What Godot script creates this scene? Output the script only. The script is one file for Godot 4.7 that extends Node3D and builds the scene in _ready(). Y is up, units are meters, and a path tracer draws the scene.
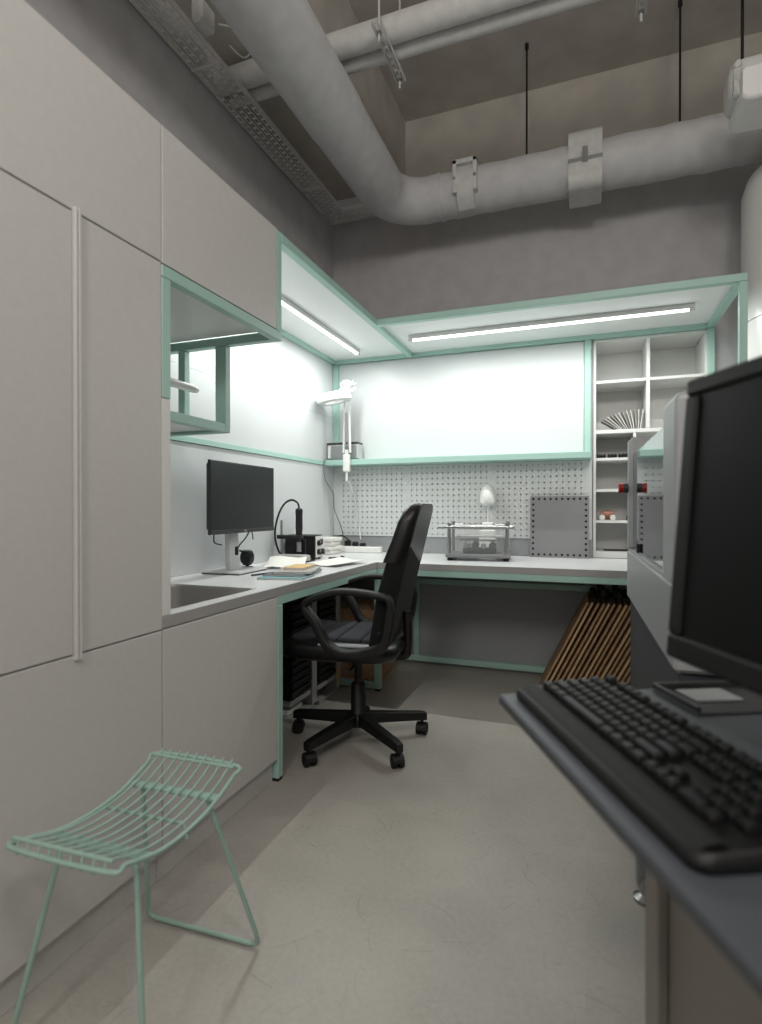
extends Node3D

const XF := -1.11    # front plane of the left cabinets and desk
const XW := -1.72    # left wall
const ZF := -2.93    # front plane of the back desk
const ZB := -3.65    # back wall
const CT := 0.75     # worktop height
const TOP := 2.12    # top of the cabinets and of the canopy
const CEIL := 3.71

var M := {}
var used := {}
var rng := RandomNumberGenerator.new()

# ---------------------------------------------------------------- materials
func noise_tex(freq: float, size: int, a: Color, b: Color, oct := 4, seed_ := 1) -> NoiseTexture2D:
	var n := FastNoiseLite.new()
	n.seed = seed_
	n.noise_type = FastNoiseLite.TYPE_SIMPLEX_SMOOTH
	n.frequency = freq
	n.fractal_octaves = oct
	var t := NoiseTexture2D.new()
	t.width = size
	t.height = size
	t.seamless = true
	t.noise = n
	var g := Gradient.new()
	g.set_color(0, a)
	g.set_color(1, b)
	g.set_offset(0, 0.2)
	g.set_offset(1, 0.8)
	t.color_ramp = g
	return t

func mat(called: String, c: Color, rough := 0.5, metal := 0.0) -> StandardMaterial3D:
	var m := StandardMaterial3D.new()
	m.resource_name = called
	m.albedo_color = c
	m.roughness = rough
	m.metallic = metal
	M[called] = m
	return m

func grain(m: StandardMaterial3D, freq: float, spread: float, scale: float, bump := 0.0, oct := 4, seed_ := 1) -> void:
	m.albedo_texture = noise_tex(freq, 512, Color(1.0 - spread, 1.0 - spread, 1.0 - spread), Color.WHITE, oct, seed_)
	m.uv1_triplanar = true
	m.uv1_world_triplanar = true
	m.uv1_scale = Vector3.ONE * scale
	if bump > 0.0:
		m.heightmap_enabled = true
		m.heightmap_texture = noise_tex(freq * 1.5, 512, Color.BLACK, Color.WHITE, 3, seed_ + 7)
		m.heightmap_scale = bump

func floor_texture() -> ImageTexture:
	var n1 := FastNoiseLite.new()
	n1.seed = 5
	n1.frequency = 0.006
	n1.fractal_octaves = 5
	var n2 := FastNoiseLite.new()
	n2.seed = 9
	n2.frequency = 0.09
	n2.fractal_octaves = 3
	var im := Image.create(1024, 1024, false, Image.FORMAT_RGB8)
	for y in 1024:
		for x in 1024:
			var v := 0.93 + 0.045 * n1.get_noise_2d(x, y) + 0.03 * n2.get_noise_2d(x, y)
			im.set_pixel(x, y, Color(v, v, v * 0.992))
	var r := RandomNumberGenerator.new()
	r.seed = 77
	for k in 520:     # scuffs and hairline scratches
		var p := Vector2(r.randf() * 1024.0, r.randf() * 1024.0)
		var a := r.randf() * TAU
		var n := r.randi_range(8, 60)
		var dark := r.randf_range(0.86, 0.96) if r.randf() < 0.7 else 1.05
		var bend := r.randf_range(-0.03, 0.03)
		for i in n:
			p += Vector2(cos(a), sin(a))
			a += bend
			var xi := posmod(int(p.x), 1024)
			var yi := posmod(int(p.y), 1024)
			var c := im.get_pixel(xi, yi)
			im.set_pixel(xi, yi, Color(minf(c.r * dark, 1.0), minf(c.g * dark, 1.0), minf(c.b * dark, 1.0)))
	for k in 260:     # small specks
		im.set_pixel(r.randi_range(0, 1023), r.randi_range(0, 1023), Color(0.62, 0.61, 0.6))
	return ImageTexture.create_from_image(im)

func make_materials() -> void:
	var m := mat("laminate", Color(0.80, 0.791, 0.779), 0.42)
	grain(m, 0.05, 0.015, 1.3)
	mat("white_panel", Color(0.815, 0.825, 0.83), 0.4)
	mat("canopy_white", Color(0.92, 0.925, 0.925), 0.5)
	mat("white_matt", Color(0.88, 0.88, 0.87), 0.45)
	mat("white_plastic", Color(0.91, 0.91, 0.90), 0.3)
	mat("worktop", Color(0.88, 0.88, 0.885), 0.22)
	mat("worktop_edge", Color(0.64, 0.63, 0.625), 0.45)
	m = mat("mint", Color(0.655, 0.79, 0.75), 0.38)
	mat("mint_stool", Color(0.60, 0.715, 0.665), 0.42)
	m = mat("wall_paint", Color(0.735, 0.73, 0.735), 0.9)
	grain(m, 0.02, 0.04, 0.7, 0.0, 5, 3)
	m = mat("ceiling_raw", Color(0.75, 0.73, 0.695), 0.92)
	grain(m, 0.012, 0.07, 0.5, 0.0, 5, 11)
	m = mat("floor_resin", Color(0.70, 0.68, 0.655), 0.4)
	m.albedo_texture = floor_texture()
	m.uv1_triplanar = true
	m.uv1_world_triplanar = true
	m.uv1_scale = Vector3.ONE * 0.55
	m = mat("duct_wrap", Color(0.78, 0.78, 0.785), 0.75)
	grain(m, 0.015, 0.05, 1.2, 0.0, 4, 21)
	m = mat("pipe_white", Color(0.80, 0.80, 0.79), 0.6)
	grain(m, 0.02, 0.05, 1.6, 0.0, 3, 23)
	mat("tray_metal", Color(0.84, 0.83, 0.82), 0.6)
	mat("rod_dark", Color(0.13, 0.125, 0.12), 0.6, 0.4)
	mat("steel", Color(0.66, 0.66, 0.66), 0.3, 0.9)
	m = mat("steel_plate", Color(0.53, 0.53, 0.54), 0.5, 0.6)
	m = mat("steel_brushed", Color(0.66, 0.65, 0.64), 0.4, 0.55)
	mat("chrome", Color(0.82, 0.82, 0.83), 0.12, 1.0)
	mat("black_plastic", Color(0.03, 0.03, 0.033), 0.52)
	mat("black_matt", Color(0.035, 0.035, 0.038), 0.7)
	m = mat("leather", Color(0.07, 0.07, 0.075), 0.36)
	grain(m, 0.11, 0.3, 6.0, 0.0, 3, 31)
	m = mat("seat_fabric", Color(0.21, 0.21, 0.235), 0.9)
	grain(m, 0.2, 0.3, 9.0, 0.0, 2, 33)
	m = mat("mesh_fabric", Color(0.045, 0.045, 0.05), 0.95)
	mat("screen", Color(0.085, 0.095, 0.10), 0.3)
	mat("screen_dark", Color(0.018, 0.018, 0.021), 0.42)
	M["screen_dark"].metallic_specular = 0.35
	mat("silver_plastic", Color(0.76, 0.76, 0.76), 0.4, 0.15)
	mat("keys", Color(0.028, 0.028, 0.032), 0.5)
	M["keys"].metallic_specular = 0.4
	mat("rubber", Color(0.03, 0.03, 0.03), 0.8)
	mat("pegboard", Color(0.83, 0.84, 0.84), 0.4)
	mat("grey_strip", Color(0.60, 0.61, 0.62), 0.5)
	mat("dark_gap", Color(0.33, 0.34, 0.34), 0.9)
	m = mat("cardboard", Color(0.74, 0.60, 0.46), 0.9)
	grain(m, 0.03, 0.12, 2.0, 0.0, 4, 41)
	mat("cardboard_dark", Color(0.54, 0.42, 0.31), 0.92)
	mat("cardboard_edge", Color(0.81, 0.67, 0.52), 0.9)
	mat("paper", Color(0.88, 0.87, 0.85), 0.85)
	mat("paper_grey", Color(0.66, 0.65, 0.64), 0.85)
	mat("notebook_teal", Color(0.44, 0.62, 0.64), 0.6)
	mat("notebook_tan", Color(0.83, 0.70, 0.48), 0.75)
	mat("notebook_grey", Color(0.42, 0.44, 0.48), 0.7)
	m = mat("acrylic", Color(0.93, 0.97, 0.96, 0.06), 0.03)
	m.transparency = BaseMaterial3D.TRANSPARENCY_ALPHA
	m = mat("machine_grey", Color(0.62, 0.63, 0.635), 0.42)
	mat("machine_dark", Color(0.24, 0.25, 0.265), 0.55)
	m = mat("window_glass", Color(0.45, 0.47, 0.48), 0.03, 0.92)
	mat("table_grey", Color(0.29, 0.305, 0.33), 0.5)
	mat("pedestal", Color(0.55, 0.535, 0.505), 0.55)
	mat("red_plastic", Color(0.62, 0.06, 0.05), 0.35)
	mat("copper", Color(0.62, 0.42, 0.36), 0.45, 0.3)
	mat("radio_grille", Color(0.56, 0.57, 0.58), 0.55, 0.3)
	mat("dark_grey", Color(0.20, 0.205, 0.21), 0.5)
	mat("pc_grey", Color(0.62, 0.61, 0.60), 0.5)
	mat("cable_grey", Color(0.45, 0.46, 0.46), 0.6)
	mat("yellow", Color(0.80, 0.62, 0.25), 0.7)
	m = mat("led_lens", Color(0.95, 0.96, 0.95), 0.4)
	m.emission_enabled = true
	m.emission = Color(0.985, 1.0, 0.99)
	m.emission_energy_multiplier = 4.0
	m = mat("fill_globe_lens", Color(0.95, 0.96, 0.95), 0.4)  # glowing skin of the added fill globes
	m.emission_enabled = true
	m.emission = Color(1.0, 0.975, 0.945)
	m.emission_energy_multiplier = 3.0

# ---------------------------------------------------------------- scene tree helpers
func numbered(parent: Node, called: String) -> String:
	var key := str(parent.get_instance_id()) + "/" + called
	var n: int = used.get(key, 0)
	used[key] = n + 1
	return called if n == 0 else "%s_%03d" % [called, n]

func thing(called: String, label: String, category: String, at := Vector3.ZERO, turn := 0.0, group := "") -> Node3D:
	var o := Node3D.new()
	o.name = numbered(self, called)
	add_child(o, true)
	o.position = at
	o.rotation_degrees.y = turn
	o.set_meta("label", label)
	o.set_meta("category", category)
	if group != "":
		o.set_meta("group", group)
	return o

func part(parent: Node3D, called: String, st, m: String, label := "") -> MeshInstance3D:
	var o := MeshInstance3D.new()
	o.name = numbered(parent, called)
	o.mesh = st if st is Mesh else st.commit()
	o.material_override = M[m]
	parent.add_child(o, true)
	if label != "":
		o.set_meta("label", label)
	return o

func solo(called: String, st, m: String, label: String, category: String, at := Vector3.ZERO, turn := 0.0, group := "") -> MeshInstance3D:
	var o := part(self, called, st, m, label)
	o.set_meta("category", category)
	o.position = at
	o.rotation_degrees.y = turn
	if group != "":
		o.set_meta("group", group)
	return o

func struct(called: String, st, m: String, label := "") -> MeshInstance3D:
	var o := part(self, called, st, m, label)
	o.set_meta("kind", "structure")
	return o

# ---------------------------------------------------------------- mesh helpers
func S() -> SurfaceTool:
	var st := SurfaceTool.new()
	st.begin(Mesh.PRIMITIVE_TRIANGLES)
	return st

func tri(st: SurfaceTool, a: Vector3, b: Vector3, c: Vector3, na: Vector3, nb: Vector3, nc: Vector3) -> void:
	if (b - a).cross(c - a).dot(na + nb + nc) > 0.0:
		var t := b
		b = c
		c = t
		t = nb
		nb = nc
		nc = t
	st.set_normal(na)
	st.add_vertex(a)
	st.set_normal(nb)
	st.add_vertex(b)
	st.set_normal(nc)
	st.add_vertex(c)

func quad(st: SurfaceTool, a: Vector3, b: Vector3, c: Vector3, d: Vector3, n: Vector3) -> void:
	tri(st, a, b, c, n, n, n)
	tri(st, a, c, d, n, n, n)

func flat_face(st: SurfaceTool, pts: Array, centre: Vector3) -> void:
	var n: Vector3 = (pts[1] - pts[0]).cross(pts[2] - pts[0])
	if n.length() < 1e-12:
		return
	n = n.normalized()
	var mid := Vector3.ZERO
	for p in pts:
		mid += p
	mid /= pts.size()
	if n.dot(mid - centre) < 0.0:
		n = -n
	for i in range(1, pts.size() - 1):
		tri(st, pts[0], pts[i], pts[i + 1], n, n, n)

# a box with chamfered edges
func box(st: SurfaceTool, c: Vector3, size: Vector3, bev := 0.0015, b := Basis.IDENTITY) -> void:
	var h := size * 0.5
	bev = minf(bev, minf(h.x, minf(h.y, h.z)) * 0.9)
	var v := {}
	for sx in [-1, 1]:
		for sy in [-1, 1]:
			for sz in [-1, 1]:
				var s := Vector3(sx, sy, sz)
				v[[sx, sy, sz, 0]] = c + b * (s * Vector3(h.x, h.y - bev, h.z - bev))
				v[[sx, sy, sz, 1]] = c + b * (s * Vector3(h.x - bev, h.y, h.z - bev))
				v[[sx, sy, sz, 2]] = c + b * (s * Vector3(h.x - bev, h.y - bev, h.z))
	for s in [-1, 1]:
		flat_face(st, [v[[s, -1, -1, 0]], v[[s, 1, -1, 0]], v[[s, 1, 1, 0]], v[[s, -1, 1, 0]]], c)
		flat_face(st, [v[[-1, s, -1, 1]], v[[1, s, -1, 1]], v[[1, s, 1, 1]], v[[-1, s, 1, 1]]], c)
		flat_face(st, [v[[-1, -1, s, 2]], v[[1, -1, s, 2]], v[[1, 1, s, 2]], v[[-1, 1, s, 2]]], c)
	if bev <= 0.0:
		return
	for p in [-1, 1]:
		for q in [-1, 1]:
			flat_face(st, [v[[p, q, -1, 0]], v[[p, q, 1, 0]], v[[p, q, 1, 1]], v[[p, q, -1, 1]]], c)
			flat_face(st, [v[[p, -1, q, 0]], v[[p, 1, q, 0]], v[[p, 1, q, 2]], v[[p, -1, q, 2]]], c)
			flat_face(st, [v[[-1, p, q, 1]], v[[1, p, q, 1]], v[[1, p, q, 2]], v[[-1, p, q, 2]]], c)
			for r in [-1, 1]:
				flat_face(st, [v[[p, q, r, 0]], v[[p, q, r, 1]], v[[p, q, r, 2]]], c)

# a box given by two opposite corners
func bx(st: SurfaceTool, x0: float, x1: float, y0: float, y1: float, z0: float, z1: float, bev := 0.0015) -> void:
	box(st, Vector3(x0 + x1, y0 + y1, z0 + z1) * 0.5, Vector3(absf(x1 - x0), absf(y1 - y0), absf(z1 - z0)), bev)

func one_box(x0: float, x1: float, y0: float, y1: float, z0: float, z1: float, bev := 0.0015) -> SurfaceTool:
	var st := S()
	bx(st, x0, x1, y0, y1, z0, z1, bev)
	return st

# a bar of square section between two points
func bar(st: SurfaceTool, a: Vector3, b: Vector3, w: float, h: float, bev := 0.002) -> void:
	var f := (b - a).normalized()
	var side := f.cross(Vector3.UP)
	if side.length() < 0.01:
		side = Vector3.RIGHT
	side = side.normalized()
	box(st, (a + b) * 0.5, Vector3(w, h, a.distance_to(b)), bev, Basis(side, f.cross(side) * -1.0, -f))

# rings of points joined into a smooth skin
func skin(st: SurfaceTool, rings: Array, closed := true, cap0 := true, cap1 := true) -> void:
	var nr := rings.size()
	var np: int = rings[0].size()
	var mids := []
	for r in rings:
		var m := Vector3.ZERO
		for p in r:
			m += p
		mids.append(m / np)
	var normals := []
	for i in nr:
		var row := []
		for j in np:
			var du: Vector3 = rings[mini(i + 1, nr - 1)][j] - rings[maxi(i - 1, 0)][j]
			var jn := (j + 1) % np if closed else mini(j + 1, np - 1)
			var jp := (j - 1 + np) % np if closed else maxi(j - 1, 0)
			var dv: Vector3 = rings[i][jn] - rings[i][jp]
			var n := du.cross(dv)
			if n.length() < 1e-14:
				n = rings[i][j] - mids[i]
			n = n.normalized()
			if closed and n.dot(rings[i][j] - mids[i]) < 0.0:
				n = -n
			row.append(n)
		normals.append(row)
	for i in nr - 1:
		for j in (np if closed else np - 1):
			var k := (j + 1) % np
			tri(st, rings[i][j], rings[i + 1][j], rings[i + 1][k], normals[i][j], normals[i + 1][j], normals[i + 1][k])
			tri(st, rings[i][j], rings[i + 1][k], rings[i][k], normals[i][j], normals[i + 1][k], normals[i][k])
	if closed:
		for e in [0, 1]:
			if (e == 0 and not cap0) or (e == 1 and not cap1):
				continue
			var at := 0 if e == 0 else nr - 1
			var n: Vector3 = (mids[0] - mids[1]) if e == 0 else (mids[nr - 1] - mids[nr - 2])
			n = n.normalized() if n.length() > 1e-9 else Vector3.UP
			for j in np:
				tri(st, mids[at], rings[at][j], rings[at][(j + 1) % np], n, n, n)

# a round tube along points; r may be a number or one number for each point
func tube(st: SurfaceTool, pts: Array, r, sides := 10, caps := true) -> void:
	var rings := []
	var up := Vector3.ZERO
	for i in pts.size():
		var f: Vector3 = (pts[mini(i + 1, pts.size() - 1)] - pts[maxi(i - 1, 0)]).normalized()
		if up == Vector3.ZERO:
			up = Vector3.UP if absf(f.y) < 0.9 else Vector3.RIGHT
		up = (up - f * up.dot(f)).normalized()
		var side := f.cross(up)
		var rad: float = r[i] if r is Array else r
		var ring := []
		for k in sides:
			var a := TAU * k / sides
			ring.append(pts[i] + (up * cos(a) + side * sin(a)) * rad)
		rings.append(ring)
	skin(st, rings, true, caps, caps)

func one_tube(pts: Array, r, sides := 10) -> SurfaceTool:
	var st := S()
	tube(st, pts, r, sides)
	return st

# profile of (radius, height) turned about an axis
func lathe(st: SurfaceTool, prof: Array, at := Vector3.ZERO, b := Basis.IDENTITY, seg := 24) -> void:
	for i in prof.size() - 1:
		var p: Vector2 = prof[i]
		var q: Vector2 = prof[i + 1]
		var d := q - p
		if d.length() < 1e-9:
			continue
		var n2 := Vector2(d.y, -d.x).normalized()
		var np := n2
		var nq := n2
		if i > 0:
			var e: Vector2 = p - prof[i - 1]
			var ne := Vector2(e.y, -e.x).normalized()
			if ne.dot(n2) > 0.75:
				np = (ne + n2).normalized()
		if i + 2 < prof.size():
			var e: Vector2 = prof[i + 2] - q
			var ne := Vector2(e.y, -e.x).normalized()
			if ne.dot(n2) > 0.75:
				nq = (ne + n2).normalized()
		for k in seg:
			var a0 := TAU * k / seg
			var a1 := TAU * (k + 1) / seg
			var d0 := Vector3(cos(a0), 0, sin(a0))
			var d1 := Vector3(cos(a1), 0, sin(a1))
			var v00 := at + b * (d0 * p.x + Vector3(0, p.y, 0))
			var v01 := at + b * (d1 * p.x + Vector3(0, p.y, 0))
			var v10 := at + b * (d0 * q.x + Vector3(0, q.y, 0))
			var v11 := at + b * (d1 * q.x + Vector3(0, q.y, 0))
			var n00 := b * (d0 * np.x + Vector3(0, np.y, 0))
			var n01 := b * (d1 * np.x + Vector3(0, np.y, 0))
			var n10 := b * (d0 * nq.x + Vector3(0, nq.y, 0))
			var n11 := b * (d1 * nq.x + Vector3(0, nq.y, 0))
			if q.x > 1e-7:
				tri(st, v00, v10, v11, n00, n10, n11)
			if p.x > 1e-7:
				tri(st, v00, v11, v01, n00, n11, n01)

func cyl(st: SurfaceTool, a: Vector3, b: Vector3, r: float, seg := 16, r2 := -1.0) -> void:
	var f := b - a
	var y := f.normalized()
	var x := y.cross(Vector3.FORWARD)
	if x.length() < 0.05:
		x = y.cross(Vector3.RIGHT)
	x = x.normalized()
	var e := r if r2 < 0.0 else r2
	lathe(st, [Vector2(0, 0), Vector2(r, 0), Vector2(e, f.length()), Vector2(0, f.length())], a, Basis(x, y, x.cross(y)), seg)

func one_cyl(a: Vector3, b: Vector3, r: float, seg := 16, r2 := -1.0) -> SurfaceTool:
	var st := S()
	cyl(st, a, b, r, seg, r2)
	return st

# a polygon in a plane (origin o, axes u and v) pushed through by w
func prism(st: SurfaceTool, poly: PackedVector2Array, o: Vector3, u: Vector3, v: Vector3, w: Vector3) -> void:
	var idx := Geometry2D.triangulate_polygon(poly)
	var n := w.normalized()
	for i in range(0, idx.size(), 3):
		var a := o + u * poly[idx[i]].x + v * poly[idx[i]].y
		var b := o + u * poly[idx[i + 1]].x + v * poly[idx[i + 1]].y
		var c := o + u * poly[idx[i + 2]].x + v * poly[idx[i + 2]].y
		tri(st, a, b, c, -n, -n, -n)
		tri(st, a + w, b + w, c + w, n, n, n)
	var ccw := not Geometry2D.is_polygon_clockwise(poly)
	for i in poly.size():
		var p := poly[i]
		var q := poly[(i + 1) % poly.size()]
		var d := q - p
		var e := Vector2(d.y, -d.x) if ccw else Vector2(-d.y, d.x)
		var nn := (u * e.x + v * e.y).normalized()
		quad(st, o + u * p.x + v * p.y, o + u * q.x + v * q.y, o + u * q.x + v * q.y + w, o + u * p.x + v * p.y + w, nn)

# rounded rectangle ring in the plane of axes u and v
func rrect(c: Vector3, u: Vector3, v: Vector3, hu: float, hv: float, r: float, n := 4) -> Array:
	var out := []
	r = minf(r, minf(hu, hv))
	for q in 4:
		var cu: float = [1, -1, -1, 1][q] * (hu - r)
		var cv: float = [1, 1, -1, -1][q] * (hv - r)
		for k in n + 1:
			var a := PI / 2 * (q + float(k) / n)
			out.append(c + u * (cu + cos(a) * r) + v * (cv + sin(a) * r))
	return out

func smooth_path(pts: Array, steps := 6, closed := false) -> Array:
	var out := []
	var n := pts.size()
	for i in (n if closed else n - 1):
		var p0: Vector3 = pts[(i - 1 + n) % n] if closed else pts[maxi(i - 1, 0)]
		var p1: Vector3 = pts[i]
		var p2: Vector3 = pts[(i + 1) % n]
		var p3: Vector3 = pts[(i + 2) % n] if closed else pts[mini(i + 2, n - 1)]
		for k in steps:
			out.append(p1.cubic_interpolate(p2, p0, p3, float(k) / steps))
	out.append(pts[0] if closed else pts[n - 1])
	return out

# a sheet with a grid of holes: every cell is a frame round its hole, with walls through the thickness
func perforated(st: SurfaceTool, o: Vector3, u: Vector3, v: Vector3, nu: int, nv: int, pu: float, pv: float, hole: Callable, thick: float) -> void:
	var n := u.cross(v).normalized()
	for j in nv:
		for i in nu:
			var c := o + u * (pu * (i + 0.5)) + v * (pv * (j + 0.5))
			var ring: Array = hole.call(i, j)      # points round the hole, in cell units of metres, or empty
			var corner := func(a: float) -> Vector2:
				var d := Vector2(cos(a), sin(a))
				var s := minf((pu * 0.5) / maxf(absf(d.x), 1e-6), (pv * 0.5) / maxf(absf(d.y), 1e-6))
				return d * s
			if ring.is_empty():
				quad(st, c - u * pu / 2 - v * pv / 2, c + u * pu / 2 - v * pv / 2, c + u * pu / 2 + v * pv / 2, c - u * pu / 2 + v * pv / 2, n)
				continue
			var m := ring.size()
			var outer := []
			for p in ring:
				outer.append(corner.call(atan2(p.y, p.x)))
			for k in m:
				var a: Vector2 = ring[k]
				var b: Vector2 = ring[(k + 1) % m]
				var oa: Vector2 = outer[k]
				var ob: Vector2 = outer[(k + 1) % m]
				var A := c + u * a.x + v * a.y
				var B := c + u * b.x + v * b.y
				quad(st, A, B, c + u * ob.x + v * ob.y, c + u * oa.x + v * oa.y, n)
				if absf(oa.x - ob.x) > 1e-5 and absf(oa.y - ob.y) > 1e-5:     # fill the cell's corner
					var cc := Vector2(oa.x if absf(oa.x) > absf(ob.x) else ob.x, oa.y if absf(oa.y) > absf(ob.y) else ob.y)
					tri(st, c + u * oa.x + v * oa.y, c + u * ob.x + v * ob.y, c + u * cc.x + v * cc.y, n, n, n)
				var mid := (a + b) * -0.5
				quad(st, A, B, B - n * thick, A - n * thick, (u * mid.x + v * mid.y).normalized())

# ---------------------------------------------------------------- the scene
func _ready() -> void:
	rng.seed = 20
	make_materials()
	set_camera_and_light()
	room()
	ceiling_services()
	cabinets()
	worktop_and_frames()
	canopy()
	back_wall_fittings()
	left_desk_things()
	back_desk_things()
	under_desk_things()
	office_chair()
	stool()
	machine()
	front_table()

func set_camera_and_light() -> void:
	var cam := Camera3D.new()
	cam.name = "camera"
	add_child(cam)
	cam.position = Vector3(0, 1.05, 0)
	cam.rotation_degrees = Vector3(-0.31, 20.32, 0)
	cam.fov = 85.4
	cam.near = 0.02
	cam.far = 60.0
	var at := CameraAttributesPhysical.new()
	at.frustum_focal_length = 13.006
	at.frustum_near = 0.02
	at.frustum_far = 60.0
	at.frustum_focus_distance = 2.7
	at.exposure_aperture = 1.5
	cam.attributes = at
	cam.current = true
	var we := WorldEnvironment.new()
	we.name = "environment"
	var e := Environment.new()
	e.background_mode = Environment.BG_COLOR
	e.background_color = Color(0.0, 0.0, 0.0)
	e.tonemap_mode = Environment.TONE_MAPPER_LINEAR
	e.tonemap_exposure = 1.0
	e.sdfgi_enabled = true
	e.ssao_enabled = true
	e.ssil_enabled = true
	we.environment = e
	add_child(we)

func area_light(called: String, at: Vector3, size: Vector2, energy: float, c: Color, basis_ := Basis.IDENTITY) -> void:
	var l := AreaLight3D.new()
	l.name = called
	l.area_size = size
	l.light_energy = energy
	l.light_color = c
	l.shadow_enabled = true
	add_child(l, true)
	l.transform = Transform3D(basis_, at)

# a straight lamp: housing, lens and two end caps; its light leaves downwards
func batten(called: String, label: String, a: Vector3, b: Vector3, energy: float, lens: String, c: Color, group := "", wide := 0.026) -> void:
	var mid := (a + b) * 0.5
	var along_x := absf(b.x - a.x) > absf(b.z - a.z)
	var len := a.distance_to(b)
	var o := thing(called, label, "lamp", mid, 0.0 if along_x else 90.0, group)
	part(o, "housing", one_box(-len / 2, len / 2, -0.012, 0.012, -wide / 2, wide / 2, 0.003), "white_plastic")
	part(o, "lens", one_tube([Vector3(-len / 2 + 0.025, -0.0185, 0), Vector3(len / 2 - 0.025, -0.0185, 0)], 0.0065, 14), lens)
	for s in [-1, 1]:
		part(o, "end_cap", one_box(s * (len / 2 - 0.012) - 0.013, s * (len / 2 - 0.012) + 0.013, -0.026, 0.012, -wide / 2 - 0.001, wide / 2 + 0.001, 0.002), "white_plastic")
	var down := Basis(Vector3(1, 0, 0), Vector3(0, 0, -1), Vector3(0, 1, 0))
	if not along_x:
		down = Basis(Vector3(0, 0, -1), Vector3(-1, 0, 0), Vector3(0, 1, 0))
	area_light(called + "_glow", mid + Vector3(0, -0.0265, 0), Vector2(len - 0.06, 0.014), energy, c, down)

func room() -> void:
	struct("floor", one_box(XW - 0.2, 2.2, -0.1, 0.0, -4.1, 2.6, 0.0), "floor_resin", "pale grey seamless resin floor with fine scuffs")
	struct("wall_left", one_box(XW - 0.2, XW, 0.0, 3.27, -4.1, 2.6, 0.0), "wall_paint", "matt grey painted wall above the white cabinets")
	# back wall, left open where the shelves are let in
	var st := S()
	bx(st, XW, 0.035, 0.0, 3.27, ZB - 0.4, ZB, 0.0)
	bx(st, 0.655, 2.0, 0.0, 3.27, ZB - 0.4, ZB, 0.0)
	bx(st, 0.035, 0.655, 0.0, 0.70, ZB - 0.4, ZB, 0.0)
	bx(st, 0.035, 0.655, 2.085, 3.27, ZB - 0.4, ZB, 0.0)
	bx(st, 0.035, 0.655, 0.70, 2.085, ZB - 0.4, ZB - 0.31, 0.0)
	struct("wall_back", st, "wall_paint", "matt grey painted wall above the mint canopy")
	struct("wall_right", one_box(2.0, 2.2, 0.0, CEIL, -4.1, 2.6, 0.0), "wall_paint")
	struct("wall_front", one_box(XW - 0.2, 2.2, 0.0, CEIL, 2.4, 2.6, 0.0), "wall_paint")
	struct("ceiling", one_box(XW - 0.2, 2.2, CEIL, CEIL + 0.15, -4.1, 2.6, 0.0), "ceiling_raw", "raw brownish concrete ceiling")
	struct("trim_1", one_box(XW - 0.2, -1.172, 3.27, CEIL, -4.1, 2.6, 0.002), "ceiling_raw", "raw concrete beam along the left wall under the ceiling")
	struct("trim_2", one_box(-1.172, 2.0, 3.27, CEIL, ZB - 0.4, ZB, 0.0), "ceiling_raw", "unpainted upper strip of the back wall")
	# fill globes added out of view, above and behind the camera
	added_fill_globe(Vector3(0.60, 2.70, 0.25), 1.2, "added unseen fill globe nearest the grey side table")
	added_fill_globe(Vector3(-0.30, 2.90, 1.30), 1.4, "added unseen fill globe before the front wall")

func added_fill_globe(at: Vector3, energy: float, label: String) -> void:  # invented globe on a cord, added to brighten the room
	var o := thing("added_globe_lamp", label, "lamp", at, 0.0, "added fill globes")
	var st := S()
	var prof := []
	for k in 13:
		var t := PI * k / 12.0
		prof.append(Vector2(sin(t) * 0.235, -cos(t) * 0.235))
	lathe(st, prof, Vector3.ZERO, Basis.IDENTITY, 28)
	part(o, "globe", st, "fill_globe_lens", "glowing frosted globe added for fill")
	part(o, "cap", one_cyl(Vector3(0, 0.230, 0), Vector3(0, 0.27, 0), 0.03, 16), "white_plastic")
	part(o, "cord", one_cyl(Vector3(0, 0.27, 0), Vector3(0, CEIL - at.y - 0.02, 0), 0.003, 6), "rod_dark")
	part(o, "rose", one_cyl(Vector3(0, CEIL - at.y - 0.02, 0), Vector3(0, CEIL - at.y, 0), 0.05, 20), "white_plastic")
	var l := OmniLight3D.new()  # fill light at the centre of the added globe
	l.name = "added_fill_glow"
	l.light_energy = energy
	l.light_color = Color(1.0, 0.985, 0.965)
	l.light_size = 0.22
	l.omni_range = 12.0
	l.omni_attenuation = 2.0
	l.shadow_enabled = true
	add_child(l, true)
	l.position = at

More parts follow.
